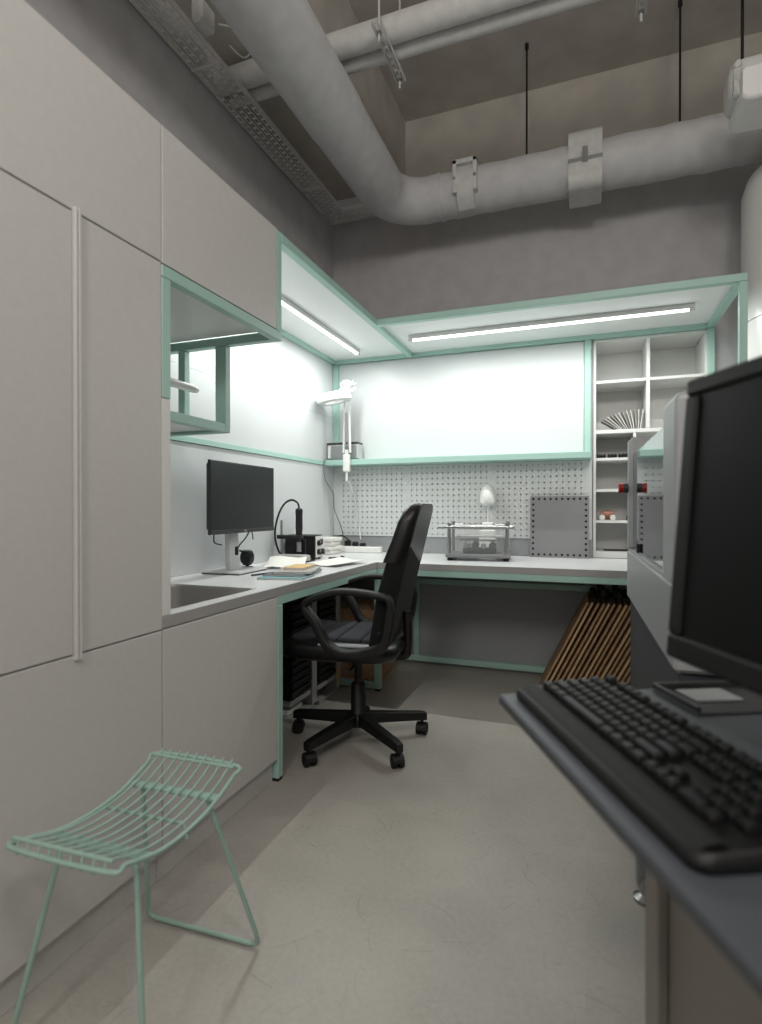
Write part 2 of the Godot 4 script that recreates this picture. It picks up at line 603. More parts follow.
func ceiling_services() -> void:
	# big insulated duct: left run, elbow, back run
	var y := 2.93
	var xl := -1.134
	var zb := -3.28
	var o := thing("ventilation_duct", "thick white insulated air duct bending along two walls under the ceiling", "duct")
	var pts := []
	var rr := []
	for z in [2.3, 1.0, 0.0, -1.0, -1.8, -2.3, -2.42]:
		pts.append(Vector3(xl, y, z))
		rr.append(0.143)
	part(o, "straight_run", one_tube(pts, rr, 40), "duct_wrap")
	pts = []
	rr = []
	var wob := [0.0, 0.002, -0.001, 0.001, 0.0]
	for k in 5:
		pts.append(Vector3(xl, y, -2.36 - 0.13 * k))
		rr.append(0.1375 + 0.3 * wob[k])
	part(o, "insulation_sleeve", one_tube(pts, rr, 40), "duct_wrap")
	pts = []
	rr = []
	var bend := 0.23
	for k in 17:
		var a := PI / 2 * k / 16.0
		pts.append(Vector3(xl + bend - cos(a) * bend, y, zb + bend - sin(a) * bend))
		rr.append(lerpf(0.1373, 0.127, k / 16.0))
	pts.push_front(Vector3(xl, y, zb + bend + 0.20))
	rr.push_front(0.1373)
	part(o, "elbow", one_tube(pts, rr, 40), "duct_wrap")
	pts = []
	rr = []
	var n := 26
	for k in n:
		pts.append(Vector3(lerpf(xl + bend - 0.01, 1.05, k / float(n - 1)), y + 0.002 * sin(k * 1.9), zb))
		rr.append(0.127 + 0.0022 * sin(k * 2.7) + 0.0012 * sin(k * 5.1))
	part(o, "back_run", one_tube(pts, rr, 40), "duct_wrap")
	# seam bands
	for x in [-0.83, -0.74]:
		var st0 := S()
		tube(st0, [Vector3(x, y, zb), Vector3(x + 0.02, y, zb)], 0.1315, 40)
		part(o, "band", st0, "duct_wrap")
	# strap with a square hanger round the back run
	var st := S()
	var sx := -0.655
	for s in [-1, 1]:
		bx(st, sx + s * 0.058 - 0.012, sx + s * 0.058 + 0.012, y - 0.07, y + 0.115, zb + 0.10, zb + 0.150, 0.003)
	bx(st, sx - 0.07, sx + 0.07, y + 0.09, y + 0.117, zb + 0.10, zb + 0.150, 0.003)
	var c := thing("duct_bracket", "white U shaped bracket clasping the duct next to its elbow", "bracket")
	part(c, "yoke", st, "pipe_white")
	pts = []
	st = S()
	var ring0 := []
	var ring1 := []
	for k in 15:
		var a := deg_to_rad(-65.0 + 125.0 * k / 14.0)
		ring0.append(Vector3(sx - 0.048, y + sin(a) * 0.150, zb + cos(a) * 0.150))
		ring1.append(Vector3(sx + 0.048, y + sin(a) * 0.150, zb + cos(a) * 0.150))
	skin(st, [ring0, ring1], false)
	var in0 := []
	var in1 := []
	for k in 15:
		var a := deg_to_rad(-65.0 + 125.0 * k / 14.0)
		in0.append(Vector3(sx - 0.048, y + sin(a) * 0.133, zb + cos(a) * 0.133))
		in1.append(Vector3(sx + 0.048, y + sin(a) * 0.133, zb + cos(a) * 0.133))
	skin(st, [in0, in1], false)
	skin(st, [ring0, in0], false)
	skin(st, [ring1, in1], false)
	part(c, "saddle", st, "pipe_white")
	for s in [-1, 1]:
		part(c, "bolt", one_cyl(Vector3(sx + s * 0.058, y + 0.01, zb + 0.149), Vector3(sx + s * 0.058, y + 0.01, zb + 0.158), 0.008, 8), "steel")
	# wide wrapped collar
	o = thing("duct_collar", "wide white sheet collar wrapped round the back duct with a metal latch", "collar")
	st = S()
	var rings := []
	var cx := -0.01
	for xx in [[cx - 0.085, 0.126], [cx - 0.085, 0.150], [cx + 0.085, 0.150], [cx + 0.085, 0.126]]:
		var ring := []
		for k in 48:
			var a := TAU * k / 48.0
			var r0: float = xx[1]
			if r0 > 0.13:
				r0 = r0 / maxf(maxf(absf(cos(a)), absf(sin(a))), 0.80) * 0.90     # nearly square sheet
			ring.append(Vector3(xx[0], y + sin(a) * r0 * 1.14, zb + cos(a) * r0))
		rings.append(ring)
	for k in 3:
		skin(st, [rings[k], rings[k + 1]], true, false, false)
	part(o, "sheet", st, "pipe_white")
	st = S()
	bx(st, cx - 0.087, cx + 0.087, y - 0.030, y - 0.026, zb + 0.135, zb + 0.172, 0.001)
	part(o, "fold", st, "pipe_white")
	part(o, "latch", one_box(cx - 0.012, cx + 0.012, y - 0.04, y + 0.02, zb + 0.13, zb + 0.182, 0.003), "steel")
	# threaded rods that carry the back run
	for x in [-0.325, 0.455]:
		var r := thing("threaded_rod", ("thin dark threaded rod between the duct bracket and the wide collar" if x < 0.0 else "thin dark threaded rod between the wide collar and the plastered pipe end"), "rod", Vector3(x, 0, zb), 0.0, "duct rods")
		part(r, "rod", one_cyl(Vector3(0, y + 0.10, 0), Vector3(0, CEIL - 0.004, 0), 0.0055, 8), "rod_dark")
		part(r, "anchor", one_cyl(Vector3(0, CEIL - 0.03, 0), Vector3(0, CEIL, 0), 0.011, 10), "rod_dark")
	# two pipes running across
	solo("white_pipe", one_tube([Vector3(XW, 3.17, -2.327), Vector3(-0.5, 3.17, -2.327), Vector3(1.99, 3.17, -2.327)], 0.054, 28), "pipe_white", "thicker white insulated pipe crossing under the ceiling above the duct", "pipe")
	solo("white_pipe", one_tube([Vector3(XW, 3.152, -2.420), Vector3(-0.5, 3.152, -2.420), Vector3(1.99, 3.152, -2.420)], 0.037, 28), "pipe_white", "thinner white pipe running tight behind the thicker insulated pipe", "pipe")
	# slotted rails under the pipes
	for x in [-0.835, 0.206]:
		var s := thing("slotted_rail", ("slotted steel rail under the white pipes close to the duct elbow" if x < 0.0 else "slotted steel rail under the white pipes near the plastered pipe end"), "rail", Vector3(x, 3.090, -2.36), 0.0, "pipe rails")
		st = S()
		perforated(st, Vector3(0.021, 0.0, -0.18), Vector3(-1, 0, 0), Vector3(0, 0, 1), 1, 8, 0.042, 0.0445, func(_i, j):
			return [Vector2(0.007, 0.015), Vector2(-0.007, 0.015), Vector2(-0.007, -0.015), Vector2(0.007, -0.015)], 0.002)
		for q in [-1, 1]:
			bx(st, q * 0.0195 - 0.0015, q * 0.0195 + 0.0015, 0.0, 0.021, -0.18, 0.176, 0.0005)
		part(s, "channel", st, "pipe_white")
		for q in [-0.15, 0.13]:
			part(s, "hanger", one_cyl(Vector3(0, -0.045, q), Vector3(0, CEIL - 3.090, q), 0.005, 8), "pipe_white")
			part(s, "nut", one_cyl(Vector3(0, -0.014, q), Vector3(0, -0.002, q), 0.011, 6), "steel")
	# perforated cable tray along the left wall, turning along the back wall
	var slot := func(i: int, j: int) -> Array:
		return [Vector2(0.0085, 0.0145), Vector2(-0.0085, 0.0145), Vector2(-0.0085, -0.0145), Vector2(0.0085, -0.0145)]
	var t := thing("cable_tray", "grey perforated cable tray running along the left wall under the beam", "tray")
	for seg in [[1.2, -2.10], [-2.10, -3.45]]:
		st = S()
		var nv: int = int(round((seg[0] - seg[1]) / 0.042))
		var pv: float = (seg[0] - seg[1]) / nv
		for row in 4:     # every other row of slots starts half a step later
			perforated(st, Vector3(-1.71 + 0.037 * (row + 1), 3.075, seg[1] + (pv * 0.5 if row % 2 else 0.0)), Vector3(-1, 0, 0), Vector3(0, 0, 1), 1, nv - (1 if row % 2 else 0), 0.037, pv, slot, 0.0012)
		part(t, "perforated_base", st, "tray_metal")
		for x in [-1.71, -1.562]:
			part(t, "side_flange", one_box(x - 0.001, x + 0.001, 3.0735, 3.098, seg[1], seg[0], 0.0), "tray_metal")
	st = S()
	var nu := 10
	for row in 4:
		perforated(st, Vector3(-1.71 + (0.021 if row % 2 else 0.0), 3.075, -3.60 + 0.037 * row), Vector3(0, 0, 1), Vector3(1, 0, 0), 1, nu + 4, 0.037, 0.042, func(i, j):
			return [Vector2(0.0085, 0.0145), Vector2(-0.0085, 0.0145), Vector2(-0.0085, -0.0145), Vector2(0.0085, -0.0145)], 0.0012)
	part(t, "perforated_turn", st, "tray_metal")
	part(t, "side_flange", one_box(-1.70, -1.10, 3.0735, 3.098, -3.602, -3.600, 0.0), "tray_metal")
	part(t, "side_flange", one_box(-1.562, -1.10, 3.0735, 3.098, -3.453, -3.451, 0.0), "tray_metal")
	part(t, "joint_plate", one_box(-1.714, -1.556, 3.070, 3.0733, -2.115, -2.10, 0.0005), "tray_metal")
	for z in [-0.4, -1.2, -3.2]:
		part(t, "wall_bracket", one_box(-1.72, -1.60, 3.100, 3.115, z - 0.012, z + 0.012, 0.001), "tray_metal")
	# cable box and looped wire on the tray
	o = thing("junction_box", "small white junction box with a wire loop on the cable tray", "box")
	part(o, "body", one_box(-1.57, -1.51, 3.100, 3.20, -2.02, -1.92, 0.012), "pipe_white")
	part(o, "wire_loop", one_tube(smooth_path([Vector3(-1.50, 3.15, -2.02), Vector3(-1.44, 3.17, -2.10), Vector3(-1.42, 3.14, -2.16), Vector3(-1.47, 3.11, -2.17), Vector3(-1.50, 3.12, -2.10)]), 0.004, 6), "pipe_white")
	# white wrapped pipe stub at the right, on a dark rod
	o = thing("wrapped_pipe_end", "white plastered pipe end hanging on a dark rod near the right wall", "pipe")
	st = S()
	rings = []
	for k in 7:
		var xx: float = [0.545, 0.552, 0.572, 0.60, 0.80, 1.2, 1.99][k]
		var hh: float = [0.040, 0.066, 0.078, 0.082, 0.084, 0.084, 0.084][k]
		rings.append(rrect(Vector3(xx, 2.80, -2.70), Vector3(0, 1, 0), Vector3(0, 0, 1), hh, hh * 1.05, 0.03))
	skin(st, rings)
	part(o, "core", st, "pipe_white")
	rings = []
	for k in 5:
		var xx: float = [0.575, 0.582, 0.60, 1.2, 1.99][k]
		rings.append(rrect(Vector3(xx, 2.735 + 0.004 * (k % 2), -2.675), Vector3(0, 1, 0), Vector3(0, 0, 1), [0.05, 0.062, 0.068, 0.068, 0.068][k], 0.12, 0.02))
	st = S()
	skin(st, rings)
	part(o, "lower_wrap", st, "white_matt")
	for k in 9:     # ragged plaster edge
		st = S()
		var s := rng.randf_range(0.012, 0.022)
		rings = []
		for q in 4:
			var f: float = [0.35, 0.95, 0.85, 0.2][q]
			rings.append(rrect(Vector3(0.555 + 0.010 * q, 2.735 + 0.0135 * k, -2.615 + rng.randf_range(-0.01, 0.008)), Vector3(0, 1, 0), Vector3(0, 0, 1), s * f, s * f * 0.9, s * 0.4, 2))
		skin(st, rings)
		part(o, "plaster_lump", st, "pipe_white")
	part(o, "rod", one_cyl(Vector3(0.605, 2.85, -2.70), Vector3(0.605, CEIL, -2.70), 0.006, 8), "rod_dark")
	# rounded white column in the far right corner
	o = thing("round_column", "glossy white round column standing in the far right corner", "column", Vector3(1.068, 0, -3.25))
	st = S()
	lathe(st, [Vector2(0.0, 2.76), Vector2(0.20, 2.755), Vector2(0.27, 2.735), Vector2(0.315, 2.69), Vector2(0.335, 2.62), Vector2(0.335, 1.97)], Vector3.ZERO, Basis.IDENTITY, 56)
	part(o, "upper_shell", st, "white_plastic")
	st = S()
	lathe(st, [Vector2(0.330, 1.97), Vector2(0.330, 1.93), Vector2(0.335, 1.93), Vector2(0.335, 0.0)], Vector3.ZERO, Basis.IDENTITY, 56)
	part(o, "lower_shell", st, "white_plastic")

func cabinets() -> void:
	var zs := -1.240     # seam between the tall unit and its neighbours
	var zn := -0.12
	var zm := -0.962     # where the two tall doors meet
	var th := 0.018
	var g := 0.0022
	# tall unit
	var o := thing("tall_cabinet", "tall pale grey cupboard with flat doors beside the wire stool", "cabinet")
	part(o, "body", one_box(XW + 0.003, XF - th - 0.002, 0.09, TOP, zs + 0.001, zn, 0.001), "laminate")
	part(o, "plinth", one_box(XW + 0.05, XF - 0.022, 0.0, 0.088, zs + 0.001, zn, 0.001), "laminate")
	part(o, "top_door", one_box(XF - th, XF, 1.737 + g, TOP, zs + g, zn, 0.0012), "laminate")
	var d := part(o, "door", one_box(XF - th, XF, 0.712 + g, 1.737 - g, zm + 0.010, zn, 0.0012), "laminate")
	part(d, "edge_pull", one_box(XF - th, XF + 0.010, 0.700, 1.745, zm + 0.001, zm + 0.0085, 0.0015), "laminate", "narrow upright pull strip proud of the door")
	d = part(o, "door", one_box(XF - th, XF, 0.712 + g, 1.737 - g, zs + g, zm - 0.010, 0.0012), "laminate")
	part(d, "edge_pull", one_box(XF - th, XF + 0.010, 0.700, 1.745, zm - 0.0085, zm - 0.001, 0.0015), "laminate", "narrow upright pull strip proud of the door")
	part(o, "lower_door", one_box(XF - th, XF, 0.09, 0.712 - g, zs + g, zn, 0.0012), "laminate")
	part(o, "side_panel", one_box(XW + 0.003, XF, CT + 0.001, 1.36, zs - 0.034, zs, 0.0012), "white_matt")
	# base unit with the sink
	var ze := -1.853
	o = thing("base_cabinet", "pale grey base cupboard under the steel sink", "cabinet")
	part(o, "side", one_box(XW + 0.003, XF - th - 0.002, 0.09, 0.713, zs - 0.02, zs - 0.001, 0.001), "laminate")
	part(o, "side", one_box(XW + 0.003, XF - th - 0.002, 0.09, 0.713, ze, ze + 0.018, 0.001), "laminate")
	part(o, "bottom", one_box(XW + 0.003, XF - th - 0.002, 0.09, 0.108, ze + 0.019, zs - 0.021, 0.001), "laminate")
	part(o, "door", one_box(XF - th, XF, 0.09, 0.711, ze, zs - g, 0.0012), "laminate")
	part(o, "plinth", one_box(XW + 0.05, XF - 0.022, 0.0, 0.088, ze, zs - 0.001, 0.001), "laminate")
	# wall unit above the niche
	o = thing("wall_cabinet", "pale grey wall cupboard over the mint edged niche", "cabinet")
	part(o, "body", one_box(XW + 0.003, XF - th - 0.002, 1.735, TOP, ze - 0.0, zs - 0.001, 0.001), "white_matt")
	part(o, "door", one_box(XF - th, XF, 1.737, TOP, ze + 0.003, zs - g, 0.0012), "laminate")
	# mint frame round the niche
	o = thing("niche_frame", "mint green square tube frame edging the niche under the wall cupboard", "frame")
	var w := 0.034
	part(o, "rail", one_box(XF - 0.030, XF, 1.734 - w, 1.734, ze - 0.036, zs - 0.001, 0.002), "mint")
	part(o, "rail", one_box(XW + 0.003, XF - 0.031, 1.734 - w, 1.734, ze - 0.036, ze - 0.002, 0.002), "mint")
	part(o, "rail", one_box(XW + 0.003, XW + 0.033, 1.734 - w, 1.734, ze - 0.001, zs - 0.035, 0.002), "mint")
	part(o, "post", one_box(XF - 0.030, XF, 1.362, 1.734 - w - 0.001, zs - 0.036, zs - 0.001, 0.002), "mint")
	part(o, "post", one_box(XF - 0.030, XF, 1.735, TOP, ze - 0.036, ze - 0.002, 0.002), "mint")
	# hanging box frame in the niche
	o = thing("hanging_rack", "mint green tube rack hanging inside the niche above the sink", "rack")
	var xr := -1.345
	var yb := 1.355
	part(o, "post", one_box(xr - 0.05, xr, yb, 1.699, ze - 0.034, ze - 0.002, 0.002), "mint")
	part(o, "post", one_box(XW + 0.005, XW + 0.04, yb, 1.699, ze - 0.034, ze - 0.002, 0.002), "mint")
	part(o, "post", one_box(-1.578, -1.545, yb + 0.035, 1.699, ze - 0.034, ze - 0.002, 0.002), "mint")
	part(o, "rail", one_box(xr - 0.034, xr, yb, yb + 0.034, ze - 0.001, zs - 0.035, 0.002), "mint")
	part(o, "rail", one_box(XW + 0.005, XW + 0.04, yb, yb + 0.034, ze - 0.001, zs - 0.035, 0.002), "mint")
	part(o, "rail", one_box(XW + 0.041, xr - 0.051, yb, yb + 0.034, ze - 0.034, ze - 0.002, 0.002), "mint")
	part(o, "shelf_plate", one_box(XW + 0.041, xr - 0.035, yb + 0.012, yb + 0.02, ze + 0.0, zs - 0.036, 0.001), "white_plastic", "white shelf plate")
	var st := S()
	tube(st, [Vector3(-1.46, 1.525, zs - 0.036), Vector3(-1.46, 1.525, -1.80), Vector3(-1.46, 1.525, -1.825), Vector3(-1.46, 1.525, -1.833)], [0.016, 0.016, 0.012, 0.004], 20)
	solo("round_rail", st, "white_plastic", "short white round rail with a domed end inside the hanging rack", "rail")
	# white splash panels on the left wall
	solo("splash_panel", one_box(XW + 0.001, XW + 0.012, CT + 0.001, 1.352, ZB + 0.02, zs - 0.036, 0.001), "white_panel", "glossy white panel behind the desk monitor", "panel")
	solo("splash_panel", one_box(XW + 0.001, XW + 0.012, 1.381, 1.698, ZB + 0.02, ze - 0.038, 0.001), "white_panel", "glossy white panel over the mint ledge on the left wall", "panel")
	solo("wall_ledge", one_box(XW + 0.001, XW + 0.020, 1.3535, 1.380, ZB + 0.02, zs - 0.036, 0.001), "mint", "thin mint ledge along the white left wall panels", "ledge")
	solo("splash_panel", one_box(XW + 0.001, XW + 0.010, 1.6995, 2.083, ZB + 0.02, ze - 0.038, 0.001), "white_panel", "white panel right under the mint canopy on the left wall", "panel")

func worktop_and_frames() -> void:
	# L shaped worktop with a hole for the sink
	var o := thing("worktop", "white L shaped worktop with grey front edge along two walls", "worktop")
	var y0 := 0.715
	var sx0 := -1.56
	var sx1 := -1.165
	var sz0 := -1.80
	var sz1 := -1.33
	var ze := -1.241
	var e := 0.002
	var st := S()
	bx(st, XW, XF - e, y0, CT, sz0, ZB, 0.0)
	bx(st, XW, sx0, y0, CT, sz1, sz0, 0.0)
	bx(st, sx1, XF - e, y0, CT, sz1, sz0, 0.0)
	bx(st, XW, XF - e, y0, CT, ze, sz1, 0.0)
	bx(st, XF - e, 0.68, y0, CT, ZF - e, ZB, 0.0)
	part(o, "slab", st, "worktop")
	part(o, "edge_strip", one_box(XF - e, XF, y0, CT - 0.0008, ZF, ze, 0.0006), "worktop_edge", "grey front edge")
	part(o, "edge_strip", one_box(XF, 0.68, y0, CT - 0.0008, ZF - e, ZF, 0.0006), "worktop_edge", "grey front edge")
	# sink
	o = thing("sink", "stainless steel sink let into the white worktop", "sink")
	st = S()
	var rings := []
	for q in [[0.0, -0.001], [0.004, -0.010], [0.008, -0.13], [0.020, -0.160], [0.05, -0.168]]:
		rings.append(rrect(Vector3((sx0 + sx1) / 2, CT + q[1], (sz0 + sz1) / 2), Vector3(1, 0, 0), Vector3(0, 0, 1), (sx1 - sx0) / 2 - q[0] - 0.0005, (sz1 - sz0) / 2 - q[0] - 0.0005, 0.05, 6))
	skin(st, rings, true, false, true)
	# corner webs between the round bowl and the square cut-out
	var rim: Array = rings[0]
	for q in 4:
		var cor := Vector3([sx1, sx0, sx0, sx1][q], CT - 0.001, [sz1, sz1, sz0, sz0][q])
		for k in 6:
			tri(st, rim[q * 7 + k], rim[q * 7 + k + 1], cor, Vector3.UP, Vector3.UP, Vector3.UP)
	part(o, "bowl", st, "steel_brushed")
	st = S()
	lathe(st, [Vector2(0.0, 0.002), Vector2(0.03, 0.003), Vector2(0.036, 0.0)], Vector3((sx0 + sx1) / 2, CT - 0.167, (sz0 + sz1) / 2), Basis.IDENTITY, 20)
	part(o, "drain", st, "chrome")
	# desk frames of mint tube
	var g := "mint"
	var f := thing("desk_support", "mint green tube frame carrying the worktop round the knee space", "frame")
	var r0 := 0.680
	part(f, "rail", one_box(XF - 0.036, XF - 0.001, r0, 0.7145, ZF, -1.856, 0.002), g)
	part(f, "rail", one_box(XF - 0.036, 0.68, r0, 0.7145, ZF - 0.036, ZF - 0.001, 0.002), g)
	var leg := part(f, "leg", one_box(XF - 0.030, XF + 0.002, 0.012, 0.679, -1.892, -1.857, 0.002), g)
	part(leg, "foot", one_box(XF - 0.029, XF + 0.001, 0.0, 0.0115, -1.890, -1.859, 0.002), "rubber", "black rubber foot")
	# inner corner leg: upright frame across the desk depth
	var zc := ZF - 0.052
	leg = part(f, "leg", one_box(XF - 0.036, XF - 0.001, 0.012, 0.679, zc - 0.034, zc, 0.002), g)
	part(leg, "foot", one_box(XF - 0.034, XF - 0.003, 0.0, 0.0115, zc - 0.032, zc - 0.002, 0.002), "rubber", "black rubber foot")
	part(f, "post", one_box(-1.42, -1.395, 0.012, 0.679, zc - 0.034, zc, 0.002), g)
	part(f, "stretcher", one_box(-1.394, XF - 0.037, 0.012, 0.046, zc - 0.034, zc, 0.002), g)
	# frame against the back wall
	var zr := ZB + 0.045
	part(f, "rear_rail", one_box(-1.70, 0.03, 0.022, 0.060, zr - 0.034, zr, 0.002), g)
	part(f, "rear_rail", one_box(-1.70, 0.03, 0.545, 0.580, zr - 0.034, zr, 0.002), g)
	for x in [-1.10, -0.01]:
		part(f, "rear_post", one_box(x, x + 0.036, 0.0605, 0.5445, zr - 0.034, zr, 0.002), g)
		part(f, "rear_post", one_box(x, x + 0.036, 0.581, 0.714, zr - 0.034, zr, 0.002), g)
	solo("modesty_panel", one_box(-1.70, 0.03, 0.0, 0.7145, ZB + 0.001, ZB + 0.009, 0.001), "grey_strip", "grey panel behind the knee space under the back desk", "panel")

func canopy() -> void:
	var h := 0.036
	var y0 := TOP - h
	var g := "mint"
	var ze := -1.890
	var o := thing("lamp_canopy", "white L shaped canopy in a mint tube frame over both desks", "canopy")
	var e := 0.001
	# left arm
	part(o, "rail", one_box(XF - h, XF, y0, TOP, ZF, ze - e, 0.002), g)
	part(o, "rail", one_box(XW + e, XW + h, y0, TOP, ZB + h, ze - e, 0.002), g)
	part(o, "rail", one_box(XF - h, XF, y0, TOP, ZB + h, ZF - h, 0.002), g)
	# back arm
	part(o, "rail", one_box(XF - h, 0.682, y0, TOP, ZF - h + e, ZF - e, 0.002), g)
	part(o, "rail", one_box(XW + e, 0.682, y0, TOP, ZB + e, ZB + h - e, 0.002), g)
	part(o, "rail", one_box(0.682 - h, 0.682, y0, TOP, ZB + h, ZF - h, 0.002), g)
	part(o, "top_panel", one_box(XW + h, XF - h, TOP - 0.010, TOP - 0.001, ZB + h, ze - e, 0.0), "canopy_white", "white panel")
	part(o, "top_panel", one_box(XF, 0.682 - h, TOP - 0.010, TOP - 0.001, ZB + h, ZF - h, 0.0), "canopy_white", "white panel")
	# posts
	part(o, "post", one_box(0.682 - 0.032, 0.682, CT + 0.001, y0 - e, ZF - 0.034, ZF - e, 0.002), g)
	part(o, "post", one_box(0.682 - 0.032, 0.682, CT + 0.001, y0 - e, ZB + e, ZB + 0.034, 0.002), g)
	part(o, "post", one_box(XW + 0.013, XW + 0.052, 1.39, y0 - e, ZB + e, ZB + 0.034, 0.002), g)
	part(o, "post", one_box(-0.014, 0.024, 1.39, y0 - e, ZB + e, ZB + 0.026, 0.002), g)
	var c := Color(0.985, 1.0, 0.982)
	batten("led_batten", "slim white LED batten under the left canopy above the monitor desk", Vector3(-1.43, TOP - 0.023, -1.95), Vector3(-1.43, TOP - 0.023, -3.42), 1.22, "led_lens", c)
	batten("led_batten", "long slim white LED batten under the canopy over the back desk", Vector3(-1.02, TOP - 0.023, -3.25), Vector3(0.52, TOP - 0.023, -3.25), 1.28, "led_lens", c)

func back_wall_fittings() -> void:
	# white board over the shelf
	solo("white_board", one_box(XW + 0.053, -0.016, 1.392, TOP - 0.040, ZB + 0.001, ZB + 0.014, 0.001), "white_panel", "large glossy white board between mint posts over the back shelf", "board")
	# mint shelf
	solo("wall_shelf", one_box(XW + 0.021, 0.026, 1.350, 1.388, ZB + 0.001, ZB + 0.19, 0.002), "mint", "long mint green shelf over the pegboard", "shelf")
	# pegboard: a real sheet with holes
	var st := S()
	var nu := 45
	var nv := 13
	var x0 := XW + 0.075
	var x1 := -0.012
	var y0 := 0.862
	var y1 := 1.348
	var pu := (x1 - x0) / nu
	var pv := (y1 - y0) / nv
	var hole := func(i: int, _j: int) -> Array:
		if i == 13 or i == 29:
			return []
		var out := []
		for k in 8:
			out.append(Vector2(cos(TAU * k / 8.0), sin(TAU * k / 8.0)) * 0.0056)
		return out
	perforated(st, Vector3(x0, y0, ZB + 0.022), Vector3(1, 0, 0), Vector3(0, 1, 0), nu, nv, pu, pv, hole, 0.006)
	for q in [[XW + 0.013, x0], [x1, 0.030]]:
		quad(st, Vector3(q[0], y0, ZB + 0.022), Vector3(q[1], y0, ZB + 0.022), Vector3(q[1], y1, ZB + 0.022), Vector3(q[0], y1, ZB + 0.022), Vector3(0, 0, 1))
	quad(st, Vector3(XW + 0.013, y0, ZB + 0.022), Vector3(0.030, y0, ZB + 0.022), Vector3(0.030, y0, ZB + 0.016), Vector3(XW + 0.013, y0, ZB + 0.016), Vector3(0, -1, 0))
	quad(st, Vector3(0.030, y1, ZB + 0.022), Vector3(0.030, y0, ZB + 0.022), Vector3(0.030, y0, ZB + 0.016), Vector3(0.030, y1, ZB + 0.016), Vector3(1, 0, 0))
	solo("pegboard", st, "pegboard", "white pegboard with rows of round holes over the back desk", "pegboard")
	solo("cable_strip", one_box(XW + 0.013, 0.030, CT + 0.001, 0.861, ZB + 0.001, ZB + 0.012, 0.001), "grey_strip", "grey strip between the pegboard and the back desk", "panel")
	# shelf unit let into the wall
	var o := thing("shelf_unit", "white open shelf unit with uneven compartments let into the back wall", "shelf unit")
	var zb := ZB - 0.30
	var zf := ZB + 0.004
	var t := 0.016
	var a := 0.038
	var b := 0.652
	part(o, "side", one_box(a, a + t, CT + 0.002, 2.082, zb, zf, 0.001), "white_matt")
	part(o, "side", one_box(b - t, b, CT + 0.002, 2.082, zb, zf, 0.001), "white_matt")
	part(o, "back", one_box(a + t, b - t, CT + 0.002, 2.082, zb, zb + 0.006, 0.0), "white_matt")
	part(o, "top", one_box(a + t, b - t, 2.066, 2.082, zb + 0.006, zf, 0.001), "white_matt")
	part(o, "bottom", one_box(a + t, b - t, CT + 0.002, 0.790, zb + 0.006, zf, 0.001), "white_matt")
	part(o, "divider", one_box(0.333, 0.352, 1.532, 2.065, zb + 0.006, zf, 0.001), "white_matt")
	part(o, "divider", one_box(0.262, 0.278, 0.791, 1.508, zb + 0.006, zf, 0.001), "white_matt")
	part(o, "shelf", one_box(a + t, b - t, 1.509, 1.531, zb + 0.006, zf, 0.001), "white_matt")
	part(o, "shelf", one_box(a + t, 0.332, 1.815, 1.832, zb + 0.006, zf, 0.001), "white_matt")
	part(o, "shelf", one_box(0.353, b - t, 1.815, 1.832, zb + 0.006, zf, 0.001), "white_matt")
	for y in [1.345, 1.155, 0.965]:
		part(o, "shelf", one_box(a + t, 0.261, y, y + 0.016, zb + 0.006, zf, 0.001), "white_matt")
	for y in [1.20]:
		part(o, "shelf", one_box(0.279, b - t, y, y + 0.016, zb + 0.006, zf, 0.001), "white_matt")
	# fanned leaflets
	for k in 12:
		var ang := lerpf(-58.0, 8.0, k / 11.0)
		st = S()
		box(st, Vector3(0, 0.062 if k > 1 else 0.06, 0), Vector3(0.0035, 0.124, 0.10), 0.0004)
		var l := solo("leaflet", st, "paper" if k % 3 else "paper_grey", "thin pale leaflet standing in a fan on the wide shelf", "leaflet", Vector3(0.188 + 0.0105 * k, 1.5325 + 0.002 * absf(sin(deg_to_rad(ang))), ZB - 0.10), 0.0, "fanned leaflets")
		l.rotation_degrees.z = -ang
	solo("flat_folder", one_box(0.062, 0.145, 1.532, 1.542, ZB - 0.18, ZB - 0.04, 0.001), "paper_grey", "grey folder lying flat beside the fanned leaflets", "folder")
	for k in 3:
		o = thing("black_clip_strip", "small black ribbed strip on the shelf below the fanned leaflets", "strip", Vector3(0.085 + 0.062 * k, 1.3615, ZB - 0.04), 0.0, "black strips")
		for q in 5:
			part(o, "rib", one_box(-0.026 + 0.0105 * q, -0.018 + 0.0105 * q, 0.0, 0.026 - 0.003 * (q % 2), -0.03, 0.03, 0.002), "black_plastic")
		part(o, "spine", one_box(-0.026, 0.028, 0.008, 0.017, -0.012, 0.012, 0.001), "black_matt")
	# small copper reel with white end wheels
	o = thing("wire_reel", "brown copper coloured reel with two pale wheels on the low shelf", "reel", Vector3(0.115, 0.9815, ZB - 0.06))
	st = S()
	lathe(st, [Vector2(0, -0.04), Vector2(0.02, -0.04), Vector2(0.026, -0.02), Vector2(0.028, 0.0), Vector2(0.026, 0.02), Vector2(0.02, 0.04), Vector2(0, 0.04)], Vector3(0.006, 0.033, 0), Basis(Vector3(0, 1, 0), Vector3(-1, 0, 0), Vector3(0, 0, 1)), 20)
	part(o, "winding", st, "copper")
	for s in [-1, 1]:
		part(o, "wheel", one_cyl(Vector3(0.006 + s * 0.03, 0.017, 0.03), Vector3(0.006 + s * 0.03, 0.017, 0.045), 0.017, 16), "paper")
	solo("small_knob", one_cyl(Vector3(0.075, 0.9815, ZB - 0.03), Vector3(0.075, 1.004, ZB - 0.03), 0.012, 14), "steel", "small steel knob beside the copper reel", "knob")
	solo("small_knob", one_cyl(Vector3(0.235, 0.9815, ZB - 0.03), Vector3(0.235, 1.012, ZB - 0.03), 0.011, 14, 0.007), "dark_grey", "small dark tapered knob at the end of the reel shelf", "knob")
